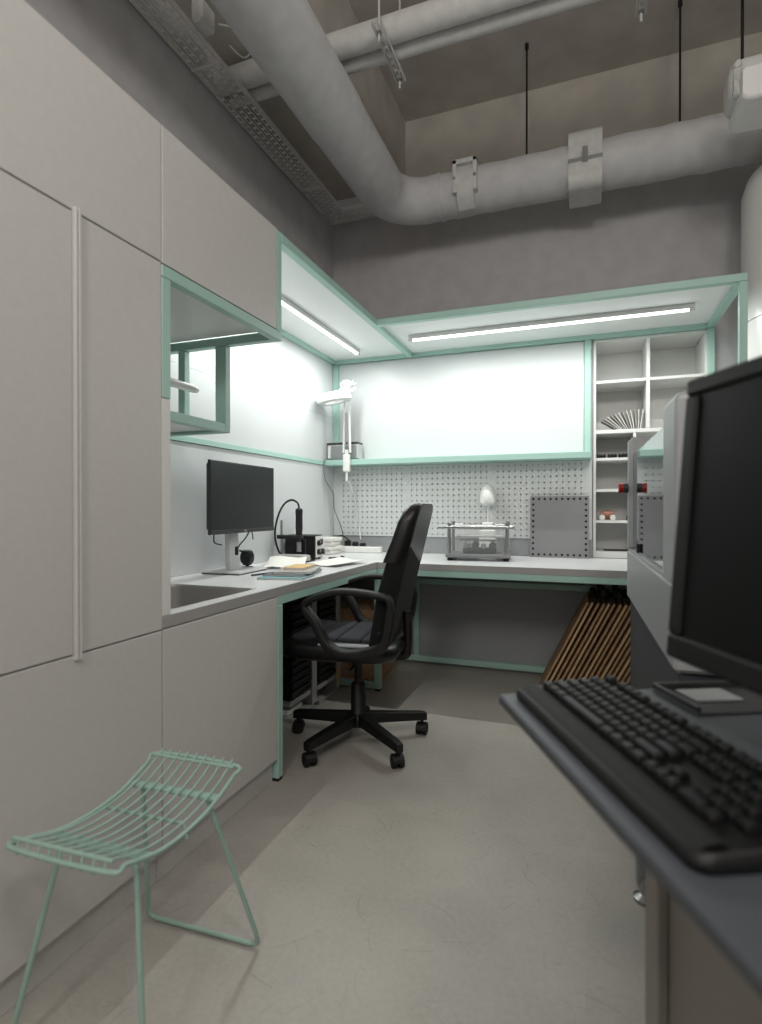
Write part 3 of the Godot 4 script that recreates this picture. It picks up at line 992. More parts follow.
	solo("thin_tool", one_box(0.10, 0.24, 0.7905, 0.800, ZB - 0.10, ZB - 0.07, 0.002), "dark_grey", "thin dark bar lying in the lowest shelf compartment", "tool")

func left_desk_things() -> void:
	# monitor on the left desk, its screen parallel to the wall
	var o := thing("monitor", "slim dark monitor on a silver stand on the left desk", "monitor", Vector3(-1.525, CT, -2.245), 2.0)
	var bot := 0.188
	var hh := 0.325
	var hw := 0.275
	part(o, "back_shell", one_box(-0.030, -0.004, bot + 0.02, bot + hh - 0.01, -hw + 0.02, hw - 0.02, 0.006), "dark_grey")
	part(o, "bezel", one_box(-0.006, 0.006, bot, bot + hh, -hw, hw, 0.002), "dark_grey")
	part(o, "screen", one_box(0.0055, 0.0072, bot + 0.020, bot + hh - 0.006, -hw + 0.005, hw - 0.005, 0.0003), "screen")
	part(o, "chin", one_box(0.0055, 0.0085, bot + 0.002, bot + 0.018, -hw + 0.003, hw - 0.003, 0.0006), "dark_grey")
	part(o, "badge", one_box(0.0083, 0.0092, bot + 0.006, bot + 0.013, -0.012, 0.012, 0.0003), "steel", "small silver badge")
	var st := S()
	var rings := []
	for q in 5:
		rings.append(rrect(Vector3(-0.060 - 0.004 * q, 0.012 + 0.075 * q, 0), Vector3(1, 0, 0), Vector3(0, 0, 1), 0.012, 0.048 - 0.002 * q, 0.008))
	skin(st, rings)
	part(o, "column", st, "silver_plastic")
	part(o, "mount", one_box(-0.062, -0.028, 0.29, 0.39, -0.05, 0.05, 0.004), "dark_grey")
	st = S()
	bx(st, -0.15, 0.055, 0.004, 0.012, -0.125, 0.125, 0.003)
	var base := part(o, "base_plate", st, "silver_plastic")
	part(base, "rubber_pad", one_box(-0.148, 0.053, 0.0, 0.004, -0.123, 0.123, 0.001), "black_plastic", "black underside")
	# cables hanging under the screen
	o = thing("monitor_cable", "dark cable drooping below the left desk monitor", "cable")
	part(o, "cord", one_tube(smooth_path([Vector3(-1.555, 0.945, -2.06), Vector3(-1.57, 0.90, -2.08), Vector3(-1.575, 0.885, -2.14)]), 0.0035, 6), "dark_grey")
	part(o, "cord", one_tube(smooth_path([Vector3(-1.548, 0.95, -2.33), Vector3(-1.53, 0.915, -2.27), Vector3(-1.525, 0.885, -2.215), Vector3(-1.53, 0.862, -2.195)]), 0.0035, 6), "dark_grey")
	part(o, "plug", one_box(-1.537, -1.523, 0.835, 0.875, -2.20, -2.186, 0.003), "black_plastic")
	part(o, "cord", one_tube([Vector3(-1.545, 0.945, -2.34), Vector3(-1.54, 0.90, -2.345)], 0.003, 6), "dark_grey")
	# small black clip camera beside the stand
	o = thing("inspection_camera", "small black camera on a clip foot beside the monitor stand", "camera", Vector3(-1.625, CT, -2.42))
	st = S()
	lathe(st, [Vector2(0, 0), Vector2(0.03, 0), Vector2(0.03, 0.006), Vector2(0.008, 0.010), Vector2(0.007, 0.02)], Vector3.ZERO, Basis.IDENTITY, 20)
	part(o, "foot", st, "black_plastic")
	st = S()
	rings = []
	for q in 5:
		rings.append(rrect(Vector3(0, 0.014 + 0.018 * q, 0), Vector3(1, 0, 0), Vector3(0, 0, 1), [0.018, 0.028, 0.030, 0.030, 0.024][q], [0.016, 0.026, 0.028, 0.026, 0.02][q], 0.012))
	skin(st, rings)
	part(o, "body", st, "black_plastic")
	part(o, "lens", one_cyl(Vector3(0.02, 0.066, 0.02), Vector3(0.046, 0.070, 0.042), 0.013, 14), "black_matt")
	part(o, "lever", one_tube([Vector3(-0.01, 0.075, 0.0), Vector3(-0.02, 0.088, 0.03), Vector3(-0.02, 0.090, 0.05)], 0.005, 6), "black_plastic")
	part(o, "ring", one_cyl(Vector3(0, 0.086, 0), Vector3(0, 0.092, 0), 0.022, 16), "steel")
	# notebooks
	var nb := [["notebook_teal", "thin teal notebook at the bottom of the desk pile", -1.245, -2.195, 0.30, 0.20, 0.008, 12.0], ["notebook_grey", "dark grey notebook between teal and pale notebooks", -1.25, -2.235, 0.27, 0.18, 0.007, 8.0], ["paper_grey", "pale grey booklet on the dark grey notebook", -1.245, -2.26, 0.25, 0.17, 0.008, 16.0], ["notebook_tan", "small tan notebook on top of the desk pile", -1.255, -2.3, 0.17, 0.10, 0.010, 10.0]]
	var yy := CT
	for q in nb:
		var n := thing("notebook", q[1], "notebook", Vector3(q[2], yy, q[3]), q[7])
		yy += q[6] + 0.0005
		part(n, "pages", one_box(-q[5] / 2 + 0.003, q[5] / 2 - 0.002, 0.001, q[6] - 0.001, -q[4] / 2 + 0.003, q[4] / 2 - 0.003, 0.0003), "paper")
		part(n, "cover", one_box(-q[5] / 2, q[5] / 2, q[6] - 0.0012, q[6], -q[4] / 2, q[4] / 2, 0.0004), q[0])
		part(n, "cover", one_box(-q[5] / 2, q[5] / 2, 0.0, 0.0012, -q[4] / 2, q[4] / 2, 0.0004), q[0])
		part(n, "spine", one_box(-q[5] / 2 - 0.0008, -q[5] / 2 + 0.001, 0.0, q[6], -q[4] / 2, q[4] / 2, 0.0004), q[0])
	# loose white sheets
	for k in 2:
		st = S()
		var rows := []
		for i in 7:
			var row := []
			for j in 5:
				var u := i / 6.0
				row.append(Vector3((j / 4.0 - 0.5) * 0.20, 0.0015 + 0.030 * pow(u, 2.0) * (1.0 if k == 0 else 0.35) + 0.006 * sin(j * 1.6 + k), (0.5 - u) * 0.28))
			rows.append(row)
		skin(st, rows, false)
		var under := []
		for row in rows:
			var r2 := []
			for p in row:
				r2.append(p + Vector3(0, -0.0012, 0))
			under.append(r2)
		skin(st, under, false)
		solo("paper_sheet", st, "paper", ["loose white sheet curling up between the notebooks and the heat gun", "loose white sheet lying beside the dark clip camera"][k], "paper", [Vector3(-1.47, CT + 0.008, -2.54), Vector3(-1.265, CT + 0.008, -2.74)][k], [24.0, -14.0][k])
	# long pen
	solo("pen", one_tube([Vector3(-1.40, CT + 0.0045, -2.12), Vector3(-1.37, CT + 0.0045, -2.24)], 0.004, 8), "black_plastic", "dark pen lying before the monitor stand", "pen")
	# soldering station
	o = thing("soldering_station", "black soldering station with a white dial panel on the left desk", "soldering station", Vector3(-1.590, CT, -2.99), 4.0)
	part(o, "case", one_box(-0.11, 0.085, 0.006, 0.145, -0.062, 0.062, 0.006), "black_plastic")
	part(o, "front_panel", one_box(0.0845, 0.0885, 0.012, 0.138, -0.056, 0.056, 0.001), "paper")
	for q in [[0.098, 0.026], [0.045, 0.026], [0.045, -0.026]]:
		var kb := part(o, "dial", one_cyl(Vector3(0.088, q[0], q[1]), Vector3(0.106, q[0], q[1]), 0.017, 16), "black_plastic")
		part(kb, "pointer", one_box(0.106, 0.107, q[0], q[0] + 0.015, q[1] - 0.0015, q[1] + 0.0015, 0.0002), "paper")
	part(o, "display", one_box(0.088, 0.0895, 0.085, 0.118, -0.048, -0.004, 0.0005), "screen_dark")
	for sx in [-0.09, 0.065]:
		for sz in [-0.045, 0.045]:
			part(o, "foot", one_cyl(Vector3(sx, 0, sz), Vector3(sx, 0.006, sz), 0.009, 10), "rubber")
	# hot air gun in its holder
	o = thing("hot_air_gun", "black upright hot air gun in a clamp with a looping cable", "heat gun", Vector3(-1.545, CT, -2.82))
	part(o, "base", one_box(-0.135, 0.075, 0.0, 0.008, -0.06, 0.065, 0.003), "black_plastic")
	st = S()
	lathe(st, [Vector2(0, 0.085), Vector2(0.012, 0.085), Vector2(0.013, 0.12), Vector2(0.019, 0.13), Vector2(0.019, 0.17), Vector2(0.021, 0.19), Vector2(0.020, 0.27), Vector2(0.022, 0.28), Vector2(0.021, 0.297), Vector2(0.012, 0.305), Vector2(0, 0.306)], Vector3(0.0, 0, 0), Basis.IDENTITY, 20)
	part(o, "gun", st, "black_plastic")
	part(o, "nozzle", one_cyl(Vector3(0, 0.055, 0), Vector3(0, 0.11, 0), 0.0135, 16), "steel")
	part(o, "clamp_arm", one_box(-0.135, 0.02, 0.128, 0.150, -0.024, 0.024, 0.003), "black_plastic")
	part(o, "post", one_cyl(Vector3(-0.115, 0.008, 0), Vector3(-0.115, 0.235, 0), 0.007, 12), "steel")
	part(o, "holder_block", one_box(-0.03, 0.03, 0.008, 0.127, -0.028, -0.018, 0.002), "black_plastic")
	part(o, "cable", one_tube(smooth_path([Vector3(0, 0.304, 0), Vector3(-0.01, 0.335, 0), Vector3(-0.05, 0.352, 0), Vector3(-0.10, 0.325, 0.0), Vector3(-0.135, 0.25, 0.01), Vector3(-0.15, 0.15, 0.015), Vector3(-0.13, 0.06, 0.01), Vector3(-0.09, 0.012, 0.0)]), 0.006, 8), "black_plastic")
	st = S()
	rings = []
	for q in 4:
		rings.append(rrect(Vector3(-0.015, [0.0085, 0.012, 0.036, 0.041][q], 0.045), Vector3(1, 0, 0), Vector3(0, 0, 1), [0.096, 0.10, 0.098, 0.090][q], [0.030, 0.034, 0.033, 0.027][q], 0.012))
	skin(st, rings)
	solo("sponge_tray", st, "paper_grey", "pale grey oblong tray before the hot air gun", "tray", Vector3(-1.545, CT + 0.0005, -2.82))
	# folded paper stack
	var ly := CT
	for k in 4:
		st = S()
		rings = []
		var tk := 0.027
		for q in 4:
			rings.append(rrect(Vector3(0, [0.0, 0.004, tk - 0.004, tk][q], 0), Vector3(1, 0, 0), Vector3(0, 0, 1), 0.070 - [0.008, 0, 0, 0.006][q], 0.085 - [0.008, 0, 0, 0.006][q], 0.012))
		skin(st, rings)
		solo("white_packet", st, "paper", ["white packet at the foot of the stack beside the soldering station", "second white packet from the foot of the stack beside the soldering station", "white packet just under the top of the stack beside the soldering station", "topmost white packet of the stack beside the soldering station"][k], "packet", Vector3(-1.63 + 0.006 * (k % 2), ly, -3.36), [2.0, -6.0, 5.0, -3.0][k], "white packets")
		ly += tk + 0.001
	# power strip with black plugs
	o = thing("power_strip", "white power strip with black plugs under the pegboard", "power strip", Vector3(-1.47, CT, -3.54), 1.0)
	part(o, "body", one_box(-0.16, 0.16, 0.0, 0.042, -0.028, 0.028, 0.006), "white_plastic")
	for k in 5:
		part(o, "socket", one_cyl(Vector3(-0.12 + 0.055 * k, 0.0415, 0), Vector3(-0.12 + 0.055 * k, 0.044, 0), 0.019, 16), "paper_grey")
	for k in 3:
		part(o, "plug", one_box(-0.085 + 0.055 * k - 0.02, -0.085 + 0.055 * k + 0.02, 0.0445, 0.082 - 0.008 * k, -0.017, 0.017, 0.006), "black_plastic", "black plug")
	part(o, "switch", one_box(0.125, 0.15, 0.0415, 0.048, -0.012, 0.012, 0.002), "paper_grey")
	part(o, "flex", one_tube(smooth_path([Vector3(-0.14, 0.06, 0.0), Vector3(-0.17, 0.095, 0.02), Vector3(-0.12, 0.115, 0.02), Vector3(-0.07, 0.08, 0.01)]), 0.005, 8), "black_plastic")
	solo("adapter_cable", one_tube(smooth_path([Vector3(-1.46, CT + 0.005, -3.03), Vector3(-1.42, CT + 0.005, -3.06), Vector3(-1.40, CT + 0.005, -3.12), Vector3(-1.44, CT + 0.005, -3.17)]), 0.0045, 6), "black_plastic", "short black cable lying before the soldering station", "cable")
	# radio on the mint shelf
	var rs := 1.3885
	o = thing("radio", "flat silver radio with dark edges in the corner of the mint shelf", "radio", Vector3(-1.583, rs, -3.545), 0.0)
	part(o, "case", one_box(-0.115, 0.115, 0.0, 0.118, -0.05, 0.04, 0.004), "silver_plastic")
	part(o, "bottom_band", one_box(-0.116, 0.116, 0.0, 0.010, -0.051, 0.044, 0.002), "dark_grey")
	part(o, "grille", one_box(-0.085, 0.108, 0.014, 0.098, 0.0395, 0.043, 0.001), "radio_grille")
	part(o, "side_trim", one_box(-0.108, -0.09, 0.014, 0.098, 0.0395, 0.043, 0.001), "white_plastic")
	part(o, "top_band", one_box(-0.116, 0.116, 0.106, 0.122, -0.051, 0.044, 0.003), "dark_grey")
	solo("radio_cable", one_tube(smooth_path([Vector3(-1.69, rs + 0.006, -3.485), Vector3(-1.693, 1.36, -3.44), Vector3(-1.685, 1.25, -3.45), Vector3(-1.66, 1.16, -3.52), Vector3(-1.665, 1.05, -3.55), Vector3(-1.62, 0.93, -3.56), Vector3(-1.61, 0.84, -3.59), Vector3(-1.60, 0.756, -3.60)]), 0.0035, 6), "cable_grey", "thin grey cable dropping from the radio to the desk", "cable")
	# magnifier lamp clamped to the shelf
	o = thing("magnifier_lamp", "white round magnifier lamp on a folded spring arm clamped to the mint shelf", "lamp", Vector3(-1.52, 0, -3.44))
	part(o, "clamp", one_box(-0.022, 0.022, 1.30, 1.42, -0.015, 0.022, 0.006), "white_plastic")
	part(o, "clamp_screw", one_cyl(Vector3(0, 1.24, 0.003), Vector3(0, 1.30, 0.003), 0.008, 12), "white_plastic")
	part(o, "swivel", one_cyl(Vector3(0, 1.42, 0.003), Vector3(0, 1.45, 0.003), 0.012, 14), "white_plastic")
	for s in [-1, 1]:
		part(o, "arm_rod", one_tube([Vector3(s * 0.03 + 0.0, 1.43, 0.012 * s), Vector3(s * 0.026, 1.62, 0.014 * s), Vector3(s * 0.022 + 0.004, 1.84, 0.016 * s)], 0.0075, 10), "white_plastic")
	part(o, "spring", one_tube([Vector3(0.012, 1.47, 0.0), Vector3(0.012, 1.70, 0.0)], 0.006, 10), "steel")
	part(o, "spring", one_tube([Vector3(-0.010, 1.47, 0.0), Vector3(-0.008, 1.70, 0.0)], 0.005, 10), "steel")
	var pts := []
	for k in 70:
		pts.append(Vector3(0.005 + 0.036 * cos(k * 0.55) + 0.02 * sin(k * 0.13), 1.875 + 0.032 * sin(k * 0.47) + 0.01 * sin(k * 0.2), 0.02 * sin(k * 0.31)))
	part(o, "coiled_cord", one_tube(pts, 0.005, 6), "white_plastic")
	part(o, "knuckle", one_cyl(Vector3(-0.03, 1.845, 0), Vector3(0.045, 1.845, 0), 0.016, 14), "white_plastic")
	var tilt := Basis(Vector3(0, 0, 1), deg_to_rad(8.0)) * Basis(Vector3(1, 0, 0), deg_to_rad(7.0))
	st = S()
	lathe(st, [Vector2(0.066, -0.030), Vector2(0.104, -0.032), Vector2(0.117, -0.022), Vector2(0.118, 0.006), Vector2(0.110, 0.022), Vector2(0.090, 0.032), Vector2(0.066, 0.034), Vector2(0.066, -0.030)], Vector3(-0.060, 1.790, 0.075), tilt, 40)
	part(o, "head", st, "white_plastic")
	st = S()
	lathe(st, [Vector2(0, -0.008), Vector2(0.066, -0.004), Vector2(0.066, 0.004), Vector2(0, 0.010)], Vector3(-0.060, 1.790, 0.075), tilt, 30)
	part(o, "lens", st, "acrylic")
	part(o, "neck", one_tube([Vector3(0.0, 1.845, 0.0), Vector3(-0.03, 1.85, 0.03), Vector3(-0.05, 1.822, 0.05)], 0.012, 10), "white_plastic")
	part(o, "cord", one_tube(smooth_path([Vector3(0.0, 1.25, -0.01), Vector3(0.015, 1.15, -0.09), Vector3(0.03, 0.95, -0.14), Vector3(0.05, 0.84, -0.12)]), 0.003, 6), "white_plastic")

func back_desk_things() -> void:
	# acrylic box with metal posts
	var o := thing("acrylic_rig", "clear acrylic box rig with metal posts on the back desk", "rig", Vector3(-0.60, CT, -3.30), 6.0)
	part(o, "base_board", one_box(-0.185, 0.185, 0.018, 0.040, -0.12, 0.12, 0.003), "steel_plate")
	for sx in [-1, 1]:
		for sz in [-1, 1]:
			part(o, "foot", one_cyl(Vector3(sx * 0.16, 0, sz * 0.095), Vector3(sx * 0.16, 0.018, sz * 0.095), 0.016, 14), "rubber")
			part(o, "post", one_cyl(Vector3(sx * 0.165, 0.040, sz * 0.10), Vector3(sx * 0.165, 0.188, sz * 0.10), 0.010, 14), "steel")
	part(o, "top_plate", one_box(-0.215, 0.195, 0.188, 0.198, -0.13, 0.13, 0.001), "acrylic", "clear top plate")
	for sz in [-1, 1]:
		part(o, "top_rail", one_box(-0.225, 0.205, 0.186, 0.200, sz * 0.128 - 0.006, sz * 0.128 + 0.006, 0.002), "steel")
	part(o, "front_pane", one_box(-0.150, 0.150, 0.042, 0.186, 0.106, 0.110, 0.0005), "acrylic", "clear front pane")
	for sx in [-1, 1]:
		part(o, "side_pane", one_box(sx * 0.178 - 0.002, sx * 0.178 + 0.002, 0.042, 0.186, -0.09, 0.09, 0.0005), "acrylic", "clear side pane")
		part(o, "corner_screw", one_cyl(Vector3(sx * 0.165, 0.200, 0.10), Vector3(sx * 0.165, 0.215, 0.10), 0.012, 12), "steel")
		part(o, "corner_screw", one_cyl(Vector3(sx * 0.165, 0.200, -0.10), Vector3(sx * 0.165, 0.225, -0.10), 0.012, 12), "steel")
	part(o, "inner_plate", one_box(-0.13, 0.15, 0.135, 0.143, -0.10, 0.09, 0.001), "paper_grey")
	part(o, "core_block", one_box(-0.09, 0.10, 0.041, 0.07, -0.06, 0.06, 0.003), "dark_grey")
	for k in 4:
		part(o, "motor", one_cyl(Vector3(-0.07 + 0.05 * k, 0.085, -0.06), Vector3(-0.07 + 0.05 * k, 0.085, 0.07), 0.016 + 0.003 * (k % 2), 14), ["steel", "dark_grey", "chrome", "dark_grey"][k])
	part(o, "cross_shaft", one_cyl(Vector3(-0.11, 0.115, 0.03), Vector3(0.12, 0.115, 0.03), 0.006, 10), "chrome")
	for sx in [-1, 1]:
		part(o, "top_handle", one_box(sx * 0.12 - 0.025, sx * 0.12 + 0.025, 0.201, 0.212, -0.02, 0.0, 0.003), "white_plastic")
	# small white bullet lamp behind the rig
	o = thing("bullet_lamp", "small white lamp with a bullet shaped head behind the acrylic rig", "lamp", Vector3(-0.59, CT, -3.555))
	part(o, "socket_base", one_box(-0.05, 0.05, 0.0, 0.165, -0.03, 0.03, 0.004), "white_plastic")
	part(o, "holder", one_box(-0.034, 0.034, 0.165, 0.215, -0.025, 0.025, 0.005), "white_plastic")
	part(o, "plug_mark", one_cyl(Vector3(0, 0.19, 0.0245), Vector3(0, 0.19, 0.027), 0.008, 12), "dark_grey")
	part(o, "stem", one_cyl(Vector3(0, 0.215, 0), Vector3(0, 0.32, 0), 0.0045, 10), "white_plastic")
	var st := S()
	lathe(st, [Vector2(0, 0.318), Vector2(0.02, 0.317), Vector2(0.043, 0.330), Vector2(0.050, 0.345), Vector2(0.049, 0.38), Vector2(0.044, 0.412), Vector2(0.033, 0.438), Vector2(0.017, 0.453), Vector2(0, 0.457)], Vector3.ZERO, Basis.IDENTITY, 32)
	part(o, "head", st, "white_plastic")
	# steel plate with holes, leaning on the pegboard
	o = thing("steel_plate", "square steel plate with holes along its edges leaning on the pegboard", "plate", Vector3(-0.158, CT, -3.575))
	o.rotation_degrees.x = -4.0
	st = S()
	var n := 10
	var pitch := 0.345 / n
	perforated(st, Vector3(-0.1725, 0.001, 0.0), Vector3(1, 0, 0), Vector3(0, 1, 0), n, n + 1, pitch, pitch, func(i, j):
		if not (i == 0 or i == n - 1 or j == 0 or j == n):
			return []
		var ring := []
		for k in 8:
			ring.append(Vector2(cos(TAU * k / 8.0), sin(TAU * k / 8.0)) * 0.0078)
		return ring, 0.008)
	for q in [[-0.1725, Vector3(-1, 0, 0)], [0.1725, Vector3(1, 0, 0)]]:
		quad(st, Vector3(q[0], 0.001, 0), Vector3(q[0], 0.3805, 0), Vector3(q[0], 0.3805, -0.008), Vector3(q[0], 0.001, -0.008), q[1])
	quad(st, Vector3(-0.1725, 0.3805, 0), Vector3(0.1725, 0.3805, 0), Vector3(0.1725, 0.3805, -0.008), Vector3(-0.1725, 0.3805, -0.008), Vector3.UP)
	quad(st, Vector3(-0.1725, 0.001, 0), Vector3(0.1725, 0.001, 0), Vector3(0.1725, 0.001, -0.008), Vector3(-0.1725, 0.001, -0.008), Vector3.DOWN)
	part(o, "sheet", st, "steel_plate")
	part(o, "dark_backing", one_box(-0.170, 0.170, 0.003, 0.378, -0.0145, -0.0085, 0.0005), "black_matt", "black rubber backing")

func under_desk_things() -> void:
	# two dark rack towers with pale side panels under the left desk
	for k in 2:
		var z0 := [-2.42, -2.70][k] as float
		var o := thing("rack_tower", ["dark rack tower with pale side panel, next to the base cupboard", "dark rack tower with pale side panel, next to the cardboard box"][k], "rack", Vector3(-1.36 + 0.01 * k, 0, z0), 0.0, "rack towers")
		part(o, "side_panel", one_box(-0.34, 0.008, 0.02, 0.60, -0.245, -0.190, 0.002), "pc_grey", "pale grey side panel")
		part(o, "side_panel", one_box(-0.34, -0.20, 0.02, 0.60, 0.015, 0.030, 0.002), "pc_grey", "pale grey side panel")
		part(o, "core", one_box(-0.33, -0.02, 0.10, 0.585, -0.188, 0.012, 0.003), "black_matt")
		for q in 12:
			part(o, "drawer_lip", one_box(-0.0195, 0.006, 0.115 + 0.039 * q, 0.143 + 0.039 * q, -0.186, 0.022 - 0.008 * (q % 2), 0.003), "black_plastic")
		part(o, "base_frame", one_box(-0.34, 0.008, 0.0, 0.0195, -0.205, 0.030, 0.002), "pc_grey")
		part(o, "base_shelf", one_box(-0.33, 0.0, 0.075, 0.098, -0.188, 0.028, 0.002), "pc_grey")
		if k == 0:
			part(o, "paper_tray", one_box(-0.20, -0.03, 0.021, 0.045, -0.15, 0.0, 0.002), "paper", "white papers")
		else:
			part(o, "tag", one_box(0.0085, 0.011, 0.05, 0.14, -0.203, -0.185, 0.0005), "yellow", "yellow paper tag")
	# cardboard box behind the corner leg
	var b := thing("cardboard_box", "brown cardboard box behind the mint corner leg", "box", Vector3(-1.335, 0, -3.29), 3.0)
	part(b, "carton", one_box(-0.15, 0.15, 0.0, 0.44, -0.20, 0.20, 0.003), "cardboard")
	part(b, "tape", one_box(-0.03, 0.03, 0.10, 0.4405, 0.2003, 0.2010, 0.0002), "cardboard_dark")
	for s in [-1, 1]:
		part(b, "flap", one_box(-0.149, 0.149, 0.4405, 0.4445, s * 0.1005 - 0.099, s * 0.1005 + 0.099, 0.001), "cardboard")
	part(b, "hand_hole", one_box(-0.075, -0.045, 0.28, 0.34, 0.2003, 0.2012, 0.0002), "cardboard_dark", "dark hand hole")
	# leaning flat cardboard sheets
	for k in 20:
		var st := S()
		box(st, Vector3(0, 0.30, 0), Vector3(0.012, 0.60, 0.42), 0.0006)
		var lab := "flattened brown cardboard sheet in the leaning row under the back desk"
		var o := solo("cardboard_sheet", st, ["cardboard", "cardboard_edge", "cardboard"][k % 3], lab, "cardboard", Vector3(-0.255 + 0.0262 * k, 0.0075, -3.40 + 0.003 * sin(k * 2.1)), 0.0, "leaning cardboard sheets")
		o.rotation_degrees.z = -26.0 - 0.1 * k + 0.25 * sin(k * 1.7)
	# black hoses lying over the tops of the cardboard sheets
	for k in 9:
		var pts := []
		for q in 12:
			pts.append(Vector3(0.035 + 0.042 * k + 0.010 * sin(q * 0.9 + k), 0.566 + (0.030 if k % 2 else 0.0) + 0.004 * sin(q * 0.7 + k * 2.0), -3.17 - 0.034 * q))
		solo("black_hose", one_tube(pts, 0.015, 8), "black_matt", "black hose lying over the tops of the cardboard sheets", "hose", Vector3.ZERO, 0.0, "black hoses")

func office_chair() -> void:
	var o := thing("office_chair", "black office chair with armrests at the corner desk", "chair", Vector3(-0.965, 0, -2.31), 7.0)
	# five star base
	var hub := S()
	lathe(hub, [Vector2(0, 0.075), Vector2(0.040, 0.075), Vector2(0.042, 0.125), Vector2(0.034, 0.135), Vector2(0.032, 0.26), Vector2(0.028, 0.268), Vector2(0, 0.268)], Vector3.ZERO, Basis.IDENTITY, 28)
	part(o, "column_sleeve", hub, "black_plastic")
	part(o, "gas_lift", one_cyl(Vector3(0, 0.265, 0), Vector3(0, 0.40, 0), 0.018, 20), "black_plastic")
	for k in 5:
		var a := deg_to_rad(-36.0 + 72.0 * k + 7.0)
		var d := Vector3(cos(a), 0, sin(a))
		var s := Vector3(-sin(a), 0, cos(a))
		var st := S()
		var rings := []
		for q in 4:
			var rr: float = [0.03, 0.15, 0.30, 0.325][q]
			var yc: float = [0.108, 0.100, 0.088, 0.084][q]
			rings.append(rrect(d * rr + Vector3(0, yc, 0), s, Vector3.UP, [0.021, 0.020, 0.017, 0.015][q], [0.026, 0.022, 0.019, 0.017][q], 0.004, 2))
		skin(st, rings)
		var arm := part(o, "base_arm", st, "black_plastic")
		var p := d * 0.305
		part(arm, "caster_stem", one_cyl(p + Vector3(0, 0.035, 0), p + Vector3(0, 0.075, 0), 0.008, 10), "black_plastic")
		var ca := a + [0.6, 1.9, 0.4, 1.2, 2.2][k] as float
		var ax := Vector3(cos(ca), 0, sin(ca))
		var cs := S()
		for w in [-1, 1]:
			cyl(cs, p + Vector3(0, 0.0275, 0) + ax * (w * 0.005), p + Vector3(0, 0.0275, 0) + ax * (w * 0.024), 0.0273, 20)
		var hood := S()
		var f := ax.cross(Vector3.UP)
		var hr := []
		for q in 3:
			var off: float = [-0.022, 0.0, 0.022][q]
			var ring := []
			for z in 9:
				var t := PI * z / 8.0
				ring.append(p + Vector3(0, 0.0275, 0) + ax * off + f * (cos(t) * 0.030) + Vector3(0, sin(t) * 0.030, 0))
			hr.append(ring)
		skin(hood, hr, false)
		part(arm, "caster_wheel", cs, "rubber")
		part(arm, "caster_hood", hood, "black_plastic")
	# seat mechanism and pan
	part(o, "tilt_mechanism", one_box(-0.10, 0.12, 0.375, 0.420, -0.07, 0.07, 0.01), "black_plastic")
	part(o, "tilt_lever", one_tube([Vector3(0.02, 0.395, 0.06), Vector3(0.03, 0.39, 0.20), Vector3(0.03, 0.385, 0.24)], 0.007, 8), "black_plastic")
	var st2 := S()
	var rg := []
	for q in 6:
		var t: float = [0.0, 0.012, 0.03, 0.06, 0.078, 0.085][q]
		var inset: float = [0.05, 0.018, 0.004, 0.0, 0.012, 0.035][q]
		rg.append(rrect(Vector3(-0.035, 0.408 + t, 0), Vector3(1, 0, 0), Vector3(0, 0, 1), 0.255 - inset, 0.245 - inset, 0.085, 8))
	skin(st2, rg)
	part(o, "seat", st2, "leather")
	# front roll of the seat
	st2 = S()
	tube(st2, [Vector3(-0.275, 0.445, -0.19), Vector3(-0.275, 0.447, -0.17), Vector3(-0.275, 0.448, 0.0), Vector3(-0.275, 0.447, 0.17), Vector3(-0.275, 0.445, 0.19)], [0.02, 0.040, 0.042, 0.040, 0.02], 20)
	part(o, "seat_roll", st2, "leather")
	# ribbed seat cushion
	for k in 4:
		st2 = S()
		rg = []
		for q in 5:
			var t: float = [0.0, 0.006, 0.014, 0.019, 0.021][q]
			var inset: float = [0.004, 0.0, 0.002, 0.008, 0.016][q]
			rg.append(rrect(Vector3(-0.20 + 0.105 * k, 0.488 + t, 0), Vector3(1, 0, 0), Vector3(0, 0, 1), 0.052 - inset, 0.185 - inset, 0.015, 4))
		skin(st2, rg)
		part(o, "seat_cushion", st2, "seat_fabric", "dark grey fabric cushion panel")
	# backrest: lofted from the seat up, leaning back
	var prof := [[0.415, 0.150, 0.190, 0.020], [0.44, 0.165, 0.222, 0.040], [0.56, 0.195, 0.235, 0.042], [0.68, 0.215, 0.237, 0.043], [0.80, 0.245, 0.233, 0.041], [0.92, 0.276, 0.226, 0.037], [0.995, 0.296, 0.218, 0.034], [1.035, 0.307, 0.205, 0.030], [1.060, 0.314, 0.180, 0.022], [1.070, 0.317, 0.150, 0.012]]
	rg = []
	for q in prof:
		var ring := []
		for p in rrect(Vector3(0, q[0], 0), Vector3(1, 0, 0), Vector3(0, 0, 1), q[3], q[2], q[3] * 0.85, 5):
			p.x += q[1] - 0.05 * pow(p.z / 0.24, 2.0)
			ring.append(p)
		rg.append(ring)
	st2 = S()
	skin(st2, rg)
	part(o, "backrest", st2, "mesh_fabric")
	# leather head panel wrapping the upper back
	rg = []
	for q in prof.slice(4):
		var ring := []
		for p in rrect(Vector3(0, q[0], 0), Vector3(1, 0, 0), Vector3(0, 0, 1), q[3] + 0.0035, q[2] + 0.0035, q[3] * 0.85, 5):
			p.x += q[1] - 0.05 * pow(p.z / 0.24, 2.0)
			p.y += 0.003 + (0.030 * (0.5 + p.z / 0.48) - 0.0 if is_equal_approx(q[0], 0.80) else 0.0)
			ring.append(p)
		rg.append(ring)
	st2 = S()
	skin(st2, rg)
	part(o, "head_panel", st2, "leather", "smooth black leather upper part")
	# back mount
	part(o, "back_bar", one_tube(smooth_path([Vector3(0.05, 0.40, 0), Vector3(0.20, 0.40, 0), Vector3(0.225, 0.44, 0), Vector3(0.225, 0.60, 0)]), 0.02, 12), "black_plastic")
